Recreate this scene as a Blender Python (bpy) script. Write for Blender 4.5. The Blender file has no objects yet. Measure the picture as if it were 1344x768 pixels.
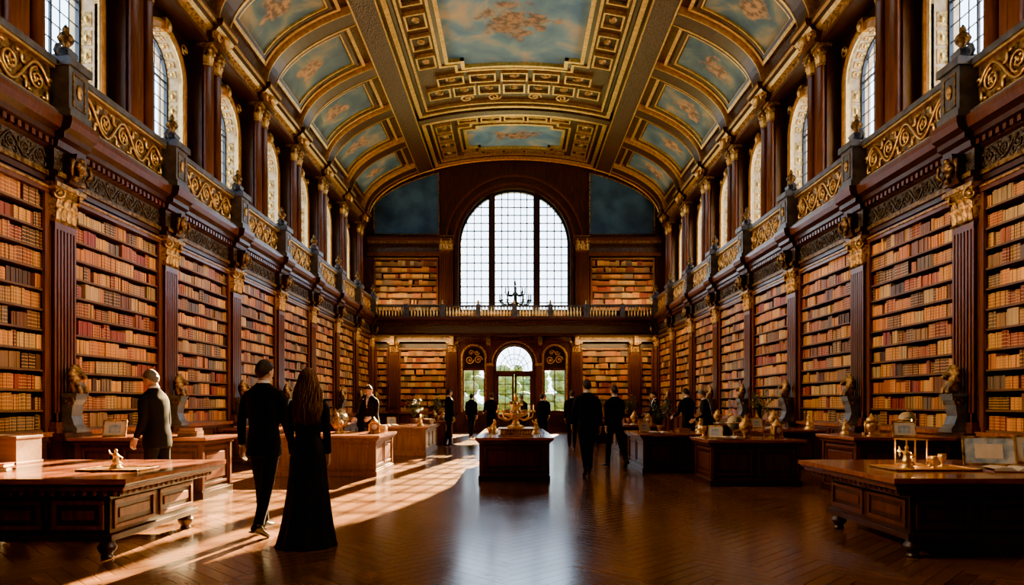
import bpy, bmesh, math, random
from mathutils import Vector, Matrix, noise
R=random.Random(7)
pi=math.pi
S=bpy.context.scene
COL=S.collection
CAMZ=1.42
YB=-2.6; YE=34.2          # back / end wall
P0=10.55; PS=3.27         # pilaster start / spacing
PY=[P0+PS*k for k in range(-4,8)]

# ---------------------------------------------------------------- materials
def nd(nt,t,**k):
    n=nt.nodes.new(t)
    for a,b in k.items():
        setattr(n,a,b)
    return n
def mat(name,col,rough=.5,metal=0.,col2=None,nscale=4.,stretch=(1,1,1),bump=0.,bscale=30.,coat=0.,emis=None,estr=0.,spec=None,voro=False,contrast=(.35,.65),alpha=None):
    m=bpy.data.materials.new(name); m.use_nodes=True
    nt=m.node_tree; b=nt.nodes['Principled BSDF']; L=nt.links
    b.inputs['Base Color'].default_value=(*col,1); b.inputs['Roughness'].default_value=rough
    b.inputs['Metallic'].default_value=metal
    if coat: b.inputs['Coat Weight'].default_value=coat; b.inputs['Coat Roughness'].default_value=.12
    if spec is not None: b.inputs['Specular IOR Level'].default_value=spec
    if emis: b.inputs['Emission Color'].default_value=(*emis,1); b.inputs['Emission Strength'].default_value=estr
    tc=nd(nt,'ShaderNodeTexCoord'); mp=nd(nt,'ShaderNodeMapping'); mp.inputs['Scale'].default_value=stretch
    L.new(tc.outputs['Object'],mp.inputs['Vector'])
    if col2:
        if voro:
            n=nd(nt,'ShaderNodeTexVoronoi'); n.inputs['Scale'].default_value=nscale; out=n.outputs['Distance']
        else:
            n=nd(nt,'ShaderNodeTexNoise'); n.inputs['Scale'].default_value=nscale; n.inputs['Detail'].default_value=6; out=n.outputs['Fac']
        L.new(mp.outputs['Vector'],n.inputs['Vector'])
        r=nd(nt,'ShaderNodeValToRGB'); r.color_ramp.elements[0].position=contrast[0]; r.color_ramp.elements[1].position=contrast[1]
        r.color_ramp.elements[0].color=(*col,1); r.color_ramp.elements[1].color=(*col2,1)
        L.new(out,r.inputs['Fac']); L.new(r.outputs['Color'],b.inputs['Base Color'])
    if bump:
        n=nd(nt,'ShaderNodeTexVoronoi' if voro else 'ShaderNodeTexNoise'); n.inputs['Scale'].default_value=bscale
        L.new(mp.outputs['Vector'],n.inputs['Vector'])
        bp=nd(nt,'ShaderNodeBump'); bp.inputs['Strength'].default_value=bump; bp.inputs['Distance'].default_value=.02
        L.new(n.outputs['Distance' if voro else 'Fac'],bp.inputs['Height']); L.new(bp.outputs['Normal'],b.inputs['Normal'])
    return m
WD=mat('dark_walnut',(.022,.0095,.006),.32,col2=(.054,.021,.012),nscale=3,stretch=(6,6,.8),bump=.15,bscale=20)
WM=mat('mahogany',(.060,.020,.010),.28,col2=(.118,.038,.018),nscale=3,stretch=(6,6,.6),bump=.12,bscale=20)
WT=mat('polished_tabletop',(.18,.052,.017),.22,col2=(.30,.090,.030),nscale=2.5,stretch=(1,7,7),coat=.5)
WC=mat('sunlit_desk_wood',(.12,.042,.015),.35,col2=(.22,.080,.028),nscale=3,stretch=(6,6,.6),bump=.12,bscale=20)  # lighter, warmer wood tone paints sunlight into the left desks
WB=mat('shelf_wood',(.06,.025,.012),.5,col2=(.11,.045,.018),nscale=3,stretch=(5,.8,5))
GO=mat('gilt',(.70,.40,.10),.34,.92,col2=(1.0,.66,.20),nscale=9,bump=.35,bscale=45)
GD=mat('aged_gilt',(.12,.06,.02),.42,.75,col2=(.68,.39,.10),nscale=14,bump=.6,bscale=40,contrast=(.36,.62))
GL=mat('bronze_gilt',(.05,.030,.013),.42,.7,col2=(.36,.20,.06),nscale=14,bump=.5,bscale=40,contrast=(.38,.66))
BZ=mat('carved_bronze',(.014,.014,.016),.42,.35,col2=(.07,.055,.044),nscale=16,bump=.8,bscale=26,voro=True,contrast=(.05,.6))
ST=mat('slate_stone',(.042,.050,.064),.42,col2=(.10,.11,.125),nscale=6,bump=.15)
PL=mat('painted_plaster',(.46,.27,.11),.6,col2=(.76,.52,.26),nscale=5,bump=.25,bscale=22)
IR=mat('window_iron',(.02,.022,.026),.45,.3)
BK=mat('black_metal',(.008,.008,.009),.4,.5)
CR=mat('cream_paper',(.60,.52,.40),.7,col2=(.5,.42,.30),nscale=8)
WHT=mat('white_shirt',(.55,.55,.56),.7)
WAX=mat('candle_wax',(.50,.34,.16),.5,emis=(1,.5,.15),estr=.25)
FL=mat('candle_flame',(1,.6,.2),.5,emis=(1,.55,.16),estr=22)
LEAF=mat('foliage',(.02,.045,.012),.5,col2=(.06,.10,.03),nscale=12)
TREEM=mat('tree_leaves',(.05,.10,.02),.8,col2=(.20,.28,.07),nscale=4,bump=.5,bscale=8)
BARK=mat('tree_bark',(.08,.05,.03),.9,col2=(.14,.1,.06))
GRS=mat('lawn',(.09,.13,.04),.9,col2=(.16,.2,.07),nscale=2)
TERR=mat('terracotta',(.25,.10,.05),.7,col2=(.35,.16,.08))
FLW=mat('flower_petals',(.55,.40,.26),.6)
LBX=mat('oak_box',(.24,.12,.055),.5,col2=(.34,.17,.085),nscale=3,stretch=(1,8,8))
BLU=mat('blue_print',(.16,.24,.33),.4,col2=(.5,.52,.52),nscale=9)
OCN=mat('globe_map',(.10,.16,.17),.4,col2=(.42,.30,.14),nscale=6,contrast=(.48,.52))
GLS=bpy.data.materials.new('window_glass'); GLS.use_nodes=True
nt=GLS.node_tree; nt.nodes.clear()
o=nd(nt,'ShaderNodeOutputMaterial'); mx=nd(nt,'ShaderNodeMixShader'); tr=nd(nt,'ShaderNodeBsdfTransparent'); gl=nd(nt,'ShaderNodeBsdfGlossy')
tr.inputs['Color'].default_value=(.97,.98,1,1); gl.inputs['Roughness'].default_value=.05
mx.inputs['Fac'].default_value=.05
nt.links.new(tr.outputs[0],mx.inputs[1]); nt.links.new(gl.outputs[0],mx.inputs[2]); nt.links.new(mx.outputs[0],o.inputs[0])
BM=bpy.data.materials.new('leather_books'); BM.use_nodes=True
nt=BM.node_tree; b=nt.nodes['Principled BSDF']; L=nt.links
at=nd(nt,'ShaderNodeAttribute',attribute_name='Col'); uv=nd(nt,'ShaderNodeUVMap'); sx=nd(nt,'ShaderNodeSeparateXYZ')
L.new(uv.outputs['UV'],sx.inputs[0])
w=nd(nt,'ShaderNodeMath',operation='MULTIPLY'); w.inputs[1].default_value=5.0; L.new(sx.outputs['Y'],w.inputs[0])
fr=nd(nt,'ShaderNodeMath',operation='FRACT'); L.new(w.outputs[0],fr.inputs[0])
gt=nd(nt,'ShaderNodeMath',operation='GREATER_THAN'); gt.inputs[1].default_value=.84; L.new(fr.outputs[0],gt.inputs[0])
mxc=nd(nt,'ShaderNodeMixRGB'); mxc.inputs['Color2'].default_value=(.70,.38,.06,1)
ga=nd(nt,'ShaderNodeMath',operation='MULTIPLY'); L.new(gt.outputs[0],ga.inputs[0]); L.new(at.outputs['Alpha'],ga.inputs[1])
L.new(ga.outputs[0],mxc.inputs['Fac']); L.new(at.outputs['Color'],mxc.inputs['Color1']); L.new(mxc.outputs[0],b.inputs['Base Color'])
b.inputs['Roughness'].default_value=.45
FM=bpy.data.materials.new('herringbone_parquet'); FM.use_nodes=True
nt=FM.node_tree; b=nt.nodes['Principled BSDF']; L=nt.links
at=nd(nt,'ShaderNodeAttribute',attribute_name='Col'); uv=nd(nt,'ShaderNodeUVMap')
mp=nd(nt,'ShaderNodeMapping'); mp.inputs['Scale'].default_value=(1.2,14,1); L.new(uv.outputs['UV'],mp.inputs['Vector'])
n=nd(nt,'ShaderNodeTexNoise'); n.inputs['Scale'].default_value=3; n.inputs['Detail'].default_value=7; L.new(mp.outputs[0],n.inputs['Vector'])
r=nd(nt,'ShaderNodeValToRGB'); r.color_ramp.elements[0].color=(.55,.55,.55,1); r.color_ramp.elements[1].color=(1.15,1.15,1.15,1); r.color_ramp.elements[0].position=.3; r.color_ramp.elements[1].position=.7
L.new(n.outputs['Fac'],r.inputs['Fac'])
mu=nd(nt,'ShaderNodeMixRGB',blend_type='MULTIPLY'); mu.inputs['Fac'].default_value=1
L.new(at.outputs['Color'],mu.inputs['Color1']); L.new(r.outputs['Color'],mu.inputs['Color2']); L.new(mu.outputs[0],b.inputs['Base Color'])
n2=nd(nt,'ShaderNodeTexNoise'); n2.inputs['Scale'].default_value=1.3; tc=nd(nt,'ShaderNodeTexCoord'); L.new(tc.outputs['Object'],n2.inputs['Vector'])
mr=nd(nt,'ShaderNodeMapRange'); mr.inputs['To Min'].default_value=.13; mr.inputs['To Max'].default_value=.25; L.new(n2.outputs['Fac'],mr.inputs['Value']); L.new(mr.outputs[0],b.inputs['Roughness'])
b.inputs['Specular IOR Level'].default_value=.95
def fresco(name,ca,cb,cc,fig,sc=.75):
    m=bpy.data.materials.new(name); m.use_nodes=True
    nt=m.node_tree; b=nt.nodes['Principled BSDF']; L=nt.links; b.inputs['Roughness'].default_value=.6
    tc=nd(nt,'ShaderNodeTexCoord')
    n=nd(nt,'ShaderNodeTexNoise'); n.inputs['Scale'].default_value=sc; n.inputs['Detail'].default_value=8; n.inputs['Distortion'].default_value=.6; L.new(tc.outputs['Object'],n.inputs['Vector'])
    r=nd(nt,'ShaderNodeValToRGB'); e=r.color_ramp.elements; e[0].position=.36; e[0].color=(*ca,1); e[1].position=.68; e[1].color=(*cc,1); x=e.new(.52); x.color=(*cb,1)
    L.new(n.outputs['Fac'],r.inputs['Fac'])
    uv=nd(nt,'ShaderNodeUVMap'); vs=nd(nt,'ShaderNodeVectorMath',operation='DISTANCE'); vs.inputs[1].default_value=(.5,.5,0); L.new(uv.outputs['UV'],vs.inputs[0])
    n2=nd(nt,'ShaderNodeTexNoise'); n2.inputs['Scale'].default_value=2.2; n2.inputs['Detail'].default_value=7; L.new(tc.outputs['Object'],n2.inputs['Vector'])
    ad=nd(nt,'ShaderNodeMath',operation='MULTIPLY_ADD'); ad.inputs[1].default_value=-.75; L.new(n2.outputs['Fac'],ad.inputs[0]); L.new(vs.outputs['Value'],ad.inputs[2])
    mr=nd(nt,'ShaderNodeMapRange'); mr.inputs['From Min'].default_value=-.12; mr.inputs['From Max'].default_value=-.23; mr.inputs['To Max'].default_value=.9; L.new(ad.outputs[0],mr.inputs['Value'])
    n3=nd(nt,'ShaderNodeTexNoise'); n3.inputs['Scale'].default_value=6; n3.inputs['Detail'].default_value=5; L.new(tc.outputs['Object'],n3.inputs['Vector'])
    r3=nd(nt,'ShaderNodeValToRGB'); r3.color_ramp.elements[0].position=.4; r3.color_ramp.elements[1].position=.6; r3.color_ramp.elements[0].color=(*[q*.3 for q in fig],1); r3.color_ramp.elements[1].color=(*[min(1,q*1.4) for q in fig],1); L.new(n3.outputs['Fac'],r3.inputs['Fac'])
    mx=nd(nt,'ShaderNodeMixRGB'); L.new(r3.outputs['Color'],mx.inputs['Color2']); L.new(mr.outputs[0],mx.inputs['Fac']); L.new(r.outputs['Color'],mx.inputs['Color1'])
    L.new(mx.outputs[0],b.inputs['Base Color']); return m
FS=fresco('sky_fresco',(.06,.18,.28),(.16,.31,.36),(.58,.45,.22),(.36,.17,.05))
FT=fresco('vault_fresco',(.020,.055,.075),(.055,.10,.10),(.24,.18,.075),(.26,.13,.04),1.0)
FB=mat('lunette_fresco',(.008,.038,.075),.6,col2=(.03,.09,.14),nscale=1.5)

# ---------------------------------------------------------------- mesh builder
class MB:
    def __init__(s): s.v=[];s.f=[];s.m=[];s.c=[];s.uv=[];s.M=Matrix.Identity(4);s.mats=[];s.sm=[]
    def mi(s,m):
        if m not in s.mats: s.mats.append(m)
        return s.mats.index(m)
    def face(s,pts,m,col=None,uv=None,smooth=False):
        i=len(s.v); s.v+= [s.M@Vector(p) for p in pts]; s.f.append(tuple(range(i,i+len(pts)))); s.m.append(s.mi(m)); s.c.append(col); s.uv.append(uv); s.sm.append(smooth)
    def grid(s,rings,m,close=True,cap=True,smooth=True,col=None):
        i=len(s.v); n=len(rings[0]); mi=s.mi(m)
        for r in rings: s.v+=[s.M@Vector(p) for p in r]
        for a in range(len(rings)-1):
            for b in range(n if close else n-1):
                c=(b+1)%n
                s.f.append((i+a*n+b,i+a*n+c,i+(a+1)*n+c,i+(a+1)*n+b)); s.m.append(mi); s.c.append(col); s.uv.append(None); s.sm.append(smooth)
        if cap and close:
            s.f.append(tuple(i+b for b in range(n-1,-1,-1))); k=i+(len(rings)-1)*n; s.f.append(tuple(k+b for b in range(n)))
            for _ in (0,1): s.m.append(mi); s.c.append(col); s.uv.append(None); s.sm.append(False)
    def box(s,x0,x1,y0,y1,z0,z1,m,col=None):
        p=[(x0,y0,z0),(x1,y0,z0),(x1,y1,z0),(x0,y1,z0),(x0,y0,z1),(x1,y0,z1),(x1,y1,z1),(x0,y1,z1)]
        i=len(s.v); s.v+=[s.M@Vector(q) for q in p]; mi=s.mi(m)
        for f in ((0,3,2,1),(4,5,6,7),(0,1,5,4),(1,2,6,5),(2,3,7,6),(3,0,4,7)):
            s.f.append(tuple(i+k for k in f)); s.m.append(mi); s.c.append(col); s.uv.append(None); s.sm.append(False)
    def lathe(s,c,prof,m,seg=16,sx=1,sy=1):
        s.grid([[(c[0]+r*math.cos(2*pi*k/seg)*sx,c[1]+r*math.sin(2*pi*k/seg)*sy,c[2]+z) for k in range(seg)] for r,z in prof],m)
    def ell(s,c,r,m,u=12,v=8):
        s.grid([[(c[0]+r[0]*math.sin(pi*a/v)*math.cos(2*pi*k/u),c[1]+r[1]*math.sin(pi*a/v)*math.sin(2*pi*k/u),c[2]-r[2]*math.cos(pi*a/v)) for k in range(u)] for a in [.05]+list(range(1,v))+[v-.05]],m)
    def tube(s,pts,rad,m,seg=8,flat=1.,ref=None):
        pts=[Vector(p) for p in pts]; n=len(pts)
        if not hasattr(rad,'__len__'): rad=[rad]*n
        rings=[]; N=Vector(ref) if ref else None
        for i in range(n):
            T=(pts[min(i+1,n-1)]-pts[max(i-1,0)]).normalized()
            if N is None: N=T.orthogonal()
            N=(N-T*N.dot(T)); 
            if N.length<1e-5: N=T.orthogonal()
            N.normalize(); B=T.cross(N)
            rings.append([pts[i]+(N*math.cos(2*pi*k/seg)+B*math.sin(2*pi*k/seg)*flat)*rad[i] for k in range(seg)])
        s.grid(rings,m)
    def prism(s,prof,y0,y1,m,mats=None):
        n=len(prof)
        for k in range(n):
            a=prof[k]; b=prof[(k+1)%n]
            s.face([(a[0],y0,a[1]),(b[0],y0,b[1]),(b[0],y1,b[1]),(a[0],y1,a[1])],mats[k] if mats else m)
        s.face([(p[0],y0,p[1]) for p in prof][::-1],m); s.face([(p[0],y1,p[1]) for p in prof],m)
    def mesh(s,name):
        me=bpy.data.meshes.new(name); me.from_pydata([tuple(v) for v in s.v],[],s.f)
        for m in s.mats: me.materials.append(m)
        me.polygons.foreach_set('material_index',s.m); me.polygons.foreach_set('use_smooth',s.sm)
        if any(c is not None for c in s.c):
            ca=me.color_attributes.new('Col','FLOAT_COLOR','CORNER'); d=[]
            for p,c in zip(me.polygons,s.c): d+= list(c or (1,1,1,0))*p.loop_total
            ca.data.foreach_set('color',d)
        if any(u is not None for u in s.uv):
            ul=me.uv_layers.new(name='UVMap'); d=[]
            for p,u in zip(me.polygons,s.uv):
                if u:
                    for q in u: d+=list(q)
                else: d+=[.0,.0]*p.loop_total
            ul.data.foreach_set('uv',d)
        me.update(); return me
    def obj(s,name,parent=None,loc=(0,0,0),rz=0,bevel=0):
        return put(name,s.mesh(name),parent,loc,rz,bevel)
def put(name,me,parent=None,loc=(0,0,0),rz=0,bevel=0):
    o=bpy.data.objects.new(name,me); COL.objects.link(o); o.location=loc; o.rotation_euler=(0,0,rz)
    if parent: o.parent=parent
    if bevel:
        b=o.modifiers.new('bevel','BEVEL'); b.width=bevel; b.segments=2; b.limit_method='ANGLE'; b.angle_limit=.7
    return o
def empty(name,loc=(0,0,0),rz=0,sc=1):
    e=bpy.data.objects.new(name,None); COL.objects.link(e); e.location=loc; e.rotation_euler=(0,0,rz); e.scale=(sc,)*3; e.empty_display_size=.2; return e
def remesh(mb,vox,sm=2):
    o=mb.obj('tmp'); md=o.modifiers.new('r','REMESH'); md.mode='VOXEL'; md.voxel_size=vox; md.use_smooth_shade=True
    if sm: k=o.modifiers.new('s','SMOOTH'); k.iterations=sm; k.factor=.5
    dg=bpy.context.evaluated_depsgraph_get(); me=bpy.data.meshes.new_from_object(o.evaluated_get(dg))
    bpy.data.objects.remove(o); return me

def spiral(mb,px,cy,cz,r,turns,sgn,rad,m,start=0.):
    n=int(16*turns); pts=[];rr=[]
    for i in range(n+1):
        t=i/n; a=start+sgn*2*pi*turns*t; q=r*(1-t)**.8+r*.08
        pts.append((px,cy+q*math.cos(a),cz+q*math.sin(a))); rr.append(rad*(1-.45*t))
    mb.tube(pts,rr,m,5); mb.ell((px,cy,cz),(rad*1.2,rad*1.5,rad*1.5),m,6,4)
def scrolls(mb,px,y0,y1,z0,z1,m,rad=.018,leaf=True):
    h=z1-z0; n=max(2,int(round((y1-y0)/(h*.95)))); st=(y1-y0)/n; cz=(z0+z1)/2
    pts=[(px,y0+(y1-y0)*i/(n*10),cz+h*.40*math.sin(pi*i/10.)) for i in range(n*10+1)]
    mb.tube(pts,rad,m,5)
    for k in range(n):
        cy=y0+(k+.5)*st; up=1 if k%2==0 else -1
        spiral(mb,px,cy,cz-up*h*.02,h*.27,1.6,up,rad*.9,m,start=pi/2*up)
        if leaf:
            for j in range(5):
                a=2*pi*j/5+k; mb.ell((px,cy+h*.13*math.cos(a),cz+h*.13*math.sin(a)),(rad*.7,h*.045,h*.045),m,6,4)
            for q in (-1,1):
                a=cy+q*st*.42
                mb.ell((px,a,cz-up*h*.30),(rad*.8,h*.06,h*.14),m,6,4); mb.ell((px,a+.05*q,cz+up*h*.18),(rad*.8,h*.10,h*.05),m,6,4)
                mb.ell((px,cy+q*st*.28,cz-up*h*.40),(rad*.8,h*.09,h*.045),m,6,4)
def leaf(mb,bx,by,z,ox,oy,w,h,m):
    tx,ty=-oy,ox; prev=None
    for i in range(6):
        t=i/5; o=.01+.03*t+.10*h*4*max(0,t-.55)**1.2; zz=z+h*(t if t<.85 else .85-(t-.85)*.9); ww=w*.5*(math.sin(pi*(.25+.72*t))**.7 if t<1 else .15)
        c=(bx+ox*o,by+oy*o)
        row=[(c[0]-tx*ww,c[1]-ty*ww,zz),(c[0]+ox*.018,c[1]+oy*.018,zz+.004),(c[0]+tx*ww,c[1]+ty*ww,zz)]
        if prev:
            mb.face([prev[0],prev[1],row[1],row[0]],m,smooth=True); mb.face([prev[1],prev[2],row[2],row[1]],m,smooth=True)
        prev=row
def capital(mb,xb,xf,w,z0,z1,m):
    h=z1-z0; 
    rings=[]
    for t,e in ((0,0),(.06,.03),(.10,.0),(.6,.01),(.86,.06)):
        rings.append([(xb,-w/2-e,z0+h*t),(xf+e,-w/2-e,z0+h*t),(xf+e,w/2+e,z0+h*t),(xb,w/2+e,z0+h*t)])
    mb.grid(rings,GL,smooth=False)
    mb.box(xb,xf+.10,-w/2-.10,w/2+.10,z0+h*.88,z1,m); mb.box(xb,xf+.07,-w/2-.07,w/2+.07,z0+h*.84,z0+h*.9,m)
    for row,(zz,hh,n) in enumerate(((z0+h*.08,h*.42,4),(z0+h*.30,h*.46,3))):
        for k in range(n):
            y=-w/2+w*(k+.5)/n; leaf(mb,xf,y,zz,1,0,w/n*.95,hh,m)
        for sg in (-1,1):
            for k in range(2): leaf(mb,xb+(xf-xb)*(k+.6)/2,sg*w/2,zz,0,sg,(xf-xb)*.5,hh,m)
    for sg in (-1,1):
        M0=mb.M.copy(); mb.M=M0@Matrix.Translation((xf+.05,sg*(w/2-.01),z0+h*.74))@Matrix.Rotation(sg*.7,4,'Z')
        spiral(mb,0,0,0,h*.15,1.5,sg,.02,m,start=pi/2); mb.M=M0
    mb.ell((xf+.09,0,z0+h*.93),(.03,.05,.05),m,8,5)

def arch_pts(cx,r,spring,n=20): return [(cx-r*math.cos(pi*i/n),spring+r*math.sin(pi*i/n)) for i in range(n+1)]
def arch_panel(mb,u0,u1,z0,z1,cx,r,sill,spring,th,m,mr=None):
    mr=mr or m; A=arch_pts(cx,r,spring)
    def both(p):
        mb.face([(a,0,b) for a,b in p],m); mb.face([(a,th,b) for a,b in p][::-1],m)
    both([(u0,z0),(cx-r,z0),(cx-r,z1),(u0,z1)]); both([(cx+r,z0),(u1,z0),(u1,z1),(cx+r,z1)])
    if sill>z0: both([(cx-r,z0),(cx+r,z0),(cx+r,sill),(cx-r,sill)])
    for a,b in zip(A[:-1],A[1:]): both([a,b,(b[0],z1),(a[0],z1)])
    loop=[(cx-r,sill)]+A+[(cx+r,sill)]
    for a,b in zip(loop[:-1],loop[1:]): mb.face([(a[0],0,a[1]),(a[0],th,a[1]),(b[0],th,b[1]),(b[0],0,b[1])],mr)
    mb.face([(cx-r,0,sill),(cx+r,0,sill),(cx+r,th,sill),(cx-r,th,sill)],mr)
    for u in (u0,u1): mb.face([(u,0,z0),(u,th,z0),(u,th,z1),(u,0,z1)],m)
def arch_band(mb,cx,r0,r1,spring,y0,y1,m,zb=None,n=24,legs=True):
    a=arch_pts(cx,r0,spring,n); b=arch_pts(cx,r1,spring,n)
    if legs and zb is not None: a=[(cx-r0,zb)]+a+[(cx+r0,zb)]; b=[(cx-r1,zb)]+b+[(cx+r1,zb)]
    mb.grid([[(p[0],y0,p[1]),(q[0],y0,q[1]),(q[0],y1,q[1]),(p[0],y1,p[1])] for p,q in zip(a,b)],m,smooth=False)
def arch_grid(mb,cx,r,sill,spring,y,px,pz,t,m,x0=None,x1=None):
    x0=cx-r if x0 is None else x0; x1=cx+r if x1 is None else x1
    top=lambda x: spring+math.sqrt(max(0,r*r-(x-cx)**2))
    n=max(1,round((x1-x0)/px))
    for i in range(1,n):
        x=x0+(x1-x0)*i/n; mb.box(x-t/2,x+t/2,y-t/2,y+t/2,sill,top(x),m)
    nz=round((spring+r-sill)/pz)
    for i in range(1,nz):
        z=sill+(spring+r-sill)*i/nz
        hw=r if z<spring else math.sqrt(max(0,r*r-(z-spring)**2))
        a=max(x0,cx-hw); b=min(x1,cx+hw)
        if b>a: mb.box(a,b,y-t/2,y+t/2,z-t/2,z+t/2,m)

# ---------------------------------------------------------------- floor
def build_floor():
    mb=MB(); W=.13; n=6; G=.0022
    c,s_=math.cos(pi/4),math.sin(pi/4); N=int(42/W)
    cx,cy=0,15.8
    for X in range(-N//2-40,N//2+40):
        for Y in range(-N//2-40,N//2+40):
            m=(X-Y)%(2*n)
            if m==0: a,b,q=X,Y,(n,1)
            elif m==2*n-1: a,b,q=X,Y,(1,n)
            else: continue
            mx=(a+q[0]/2)*W; my=(b+q[1]/2)*W
            wx=cx+c*mx-s_*my; wy=cy+s_*mx+c*my
            if abs(wx)>8.1 or wy<YB-.6 or wy>YE+.9: continue
            P=[(a*W+G,b*W+G),((a+q[0])*W-G,b*W+G),((a+q[0])*W-G,(b+q[1])*W-G),(a*W+G,(b+q[1])*W-G)]
            k=R.uniform(.68,1.18)*(1.10 if q[0]==1 else .88); col=(.225*k,.105*k*R.uniform(.94,1.05),.043*k,1)
            o1,o2=R.uniform(0,50),R.uniform(0,50)
            U=[((p[0]-a*W) ,(p[1]-b*W)) for p in P]
            if q[0]==1: U=[(u[1],u[0]) for u in U]
            mb.face([(cx+c*x-s_*y,cy+s_*x+c*y,0) for x,y in P],FM,col,[(u[0]+o1,u[1]+o2) for u in U])
    me=mb.mesh('floor'); bm=bmesh.new(); bm.from_mesh(me)
    for co,no in (((8.0,0,0),(1,0,0)),((-8.0,0,0),(-1,0,0)),((0,YB,0),(0,-1,0)),((0,YE+.3,0),(0,1,0))):
        bmesh.ops.bisect_plane(bm,geom=bm.verts[:]+bm.edges[:]+bm.faces[:],plane_co=co,plane_no=no,clear_outer=True)
    bm.to_mesh(me); bm.free(); f=put('floor',me)
    mb=MB(); mb.box(-8.2,8.2,YB-.2,YE+.5,-.2,-.003,WD); mb.obj('floor_slab',f)
build_floor()

# ---------------------------------------------------------------- books & bookcases
PAL=[(.48,.20,.030),(.56,.27,.045),(.38,.125,.018),(.30,.075,.014),(.12,.042,.014),(.055,.026,.014),(.22,.036,.014),(.42,.27,.10),(.13,.085,.055),(.30,.15,.045),(.46,.16,.022),(.20,.025,.014)]
def books_mesh(w,z0,z1,rows,seed):
    r=random.Random(seed); mb=MB(); rh=(z1-z0)/rows
    for k in range(rows):
        zb=z0+k*rh+.032; ch=rh-.045; y=-w/2+.02; rowk=r.uniform(.62,1.15)
        while y<w/2-.03:
            base=r.choice(PAL); n=r.randint(2,11); hh=ch*r.uniform(.68,.97); th=r.uniform(.030,.052); al=1 if r.random()<.6 else 0; rec=r.uniform(-.055,-.03)
            for i in range(n):
                t=th*r.uniform(.85,1.15)
                if y+t>w/2-.02: break
                h2=hh*r.uniform(.95,1.0); q=r.uniform(.70,1.18)*rowk; col=(base[0]*q,base[1]*q,base[2]*q,al)
                xf=rec+r.uniform(-.01,.004); x0=-.24; a,b=y+.0015,y+t-.0015
                V=[(x0,a,zb),(xf,a,zb),(xf,b,zb),(x0,b,zb),(x0,a,zb+h2),(xf,a,zb+h2),(xf,b,zb+h2),(x0,b,zb+h2)]
                mb.face([V[1],V[2],V[6],V[5]],BM,col,[(0,.08),(1,.08),(1,.98),(0,.98)])
                pc=(.36,.26,.14,0)
                mb.face([V[4],V[5],V[6],V[7]],BM,pc,[(0,0)]*4); mb.face([V[0],V[1],V[5],V[4]],BM,col,[(0,0)]*4); mb.face([V[3],V[7],V[6],V[2]],BM,col,[(0,0)]*4)
                mb.face([V[0],V[3],V[2],V[1]],BM,pc,[(0,0)]*4); mb.face([V[0],V[4],V[7],V[3]],BM,pc,[(0,0)]*4)
                y+=t
            if r.random()<.10: y+=r.uniform(.03,.12)
    return mb.mesh('books')
def frame_mesh(w,z0,z1,rows,base):
    mb=MB(); d=-.42; rh=(z1-z0)/rows
    mb.box(d,d+.03,-w/2,w/2,z0,z1,WD)
    for s_ in (-1,1): mb.box(d,0,s_*w/2-.03 if s_>0 else -w/2,s_*w/2 if s_>0 else -w/2+.03,z0,z1,WM); mb.box(-.02,.03,s_*(w/2-.05)-.05,s_*(w/2-.05)+.05,z0,z1,WM)
    for k in range(rows): mb.box(d+.03,-.005,-w/2+.03,w/2-.03,z0+k*rh,z0+k*rh+.03,WB)
    mb.box(d,.04,-w/2,w/2,z1-.02,z1+.10,WM); mb.box(d,.06,-w/2,w/2,z1+.045,z1+.07,GD)
    if base:
        mb.box(d,.10,-w/2,w/2,0,.12,WD); mb.box(d,.06,-w/2,w/2,.12,z0-.06,WM); mb.box(d,.12,-w/2,w/2,z0-.07,z0,WT)
        n=max(1,round(w/.9))
        for i in range(n):
            a=-w/2+w*i/n+.06; b=-w/2+w*(i+1)/n-.06; t=.045; c0,c1=.18,z0-.12
            for q in ((a,b,c0,c0+t),(a,b,c1-t,c1),(a,a+t,c0+t,c1-t),(b-t,b,c0+t,c1-t)): mb.box(.06,.085,*q,WD)
            mb.box(.06,.075,a+.1,b-.1,c0+.1,c1-.1,WM)
    return mb.mesh('frame')
_bc={}
def bookcase(w,z0,z1,rows,loc,rz,base=True,seed=0):
    kb=('b',w,z0,z1,rows,seed%4); kf=('f',w,z0,z1,rows,base)
    if kb not in _bc: _bc[kb]=books_mesh(w-.06,z0,z1,rows,100+seed%4+int(w*10))
    if kf not in _bc: _bc[kf]=frame_mesh(w,z0,z1,rows,base)
    e=empty('bookcase',loc,rz); put('frame',_bc[kf],e); put('books',_bc[kb],e); return e

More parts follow.
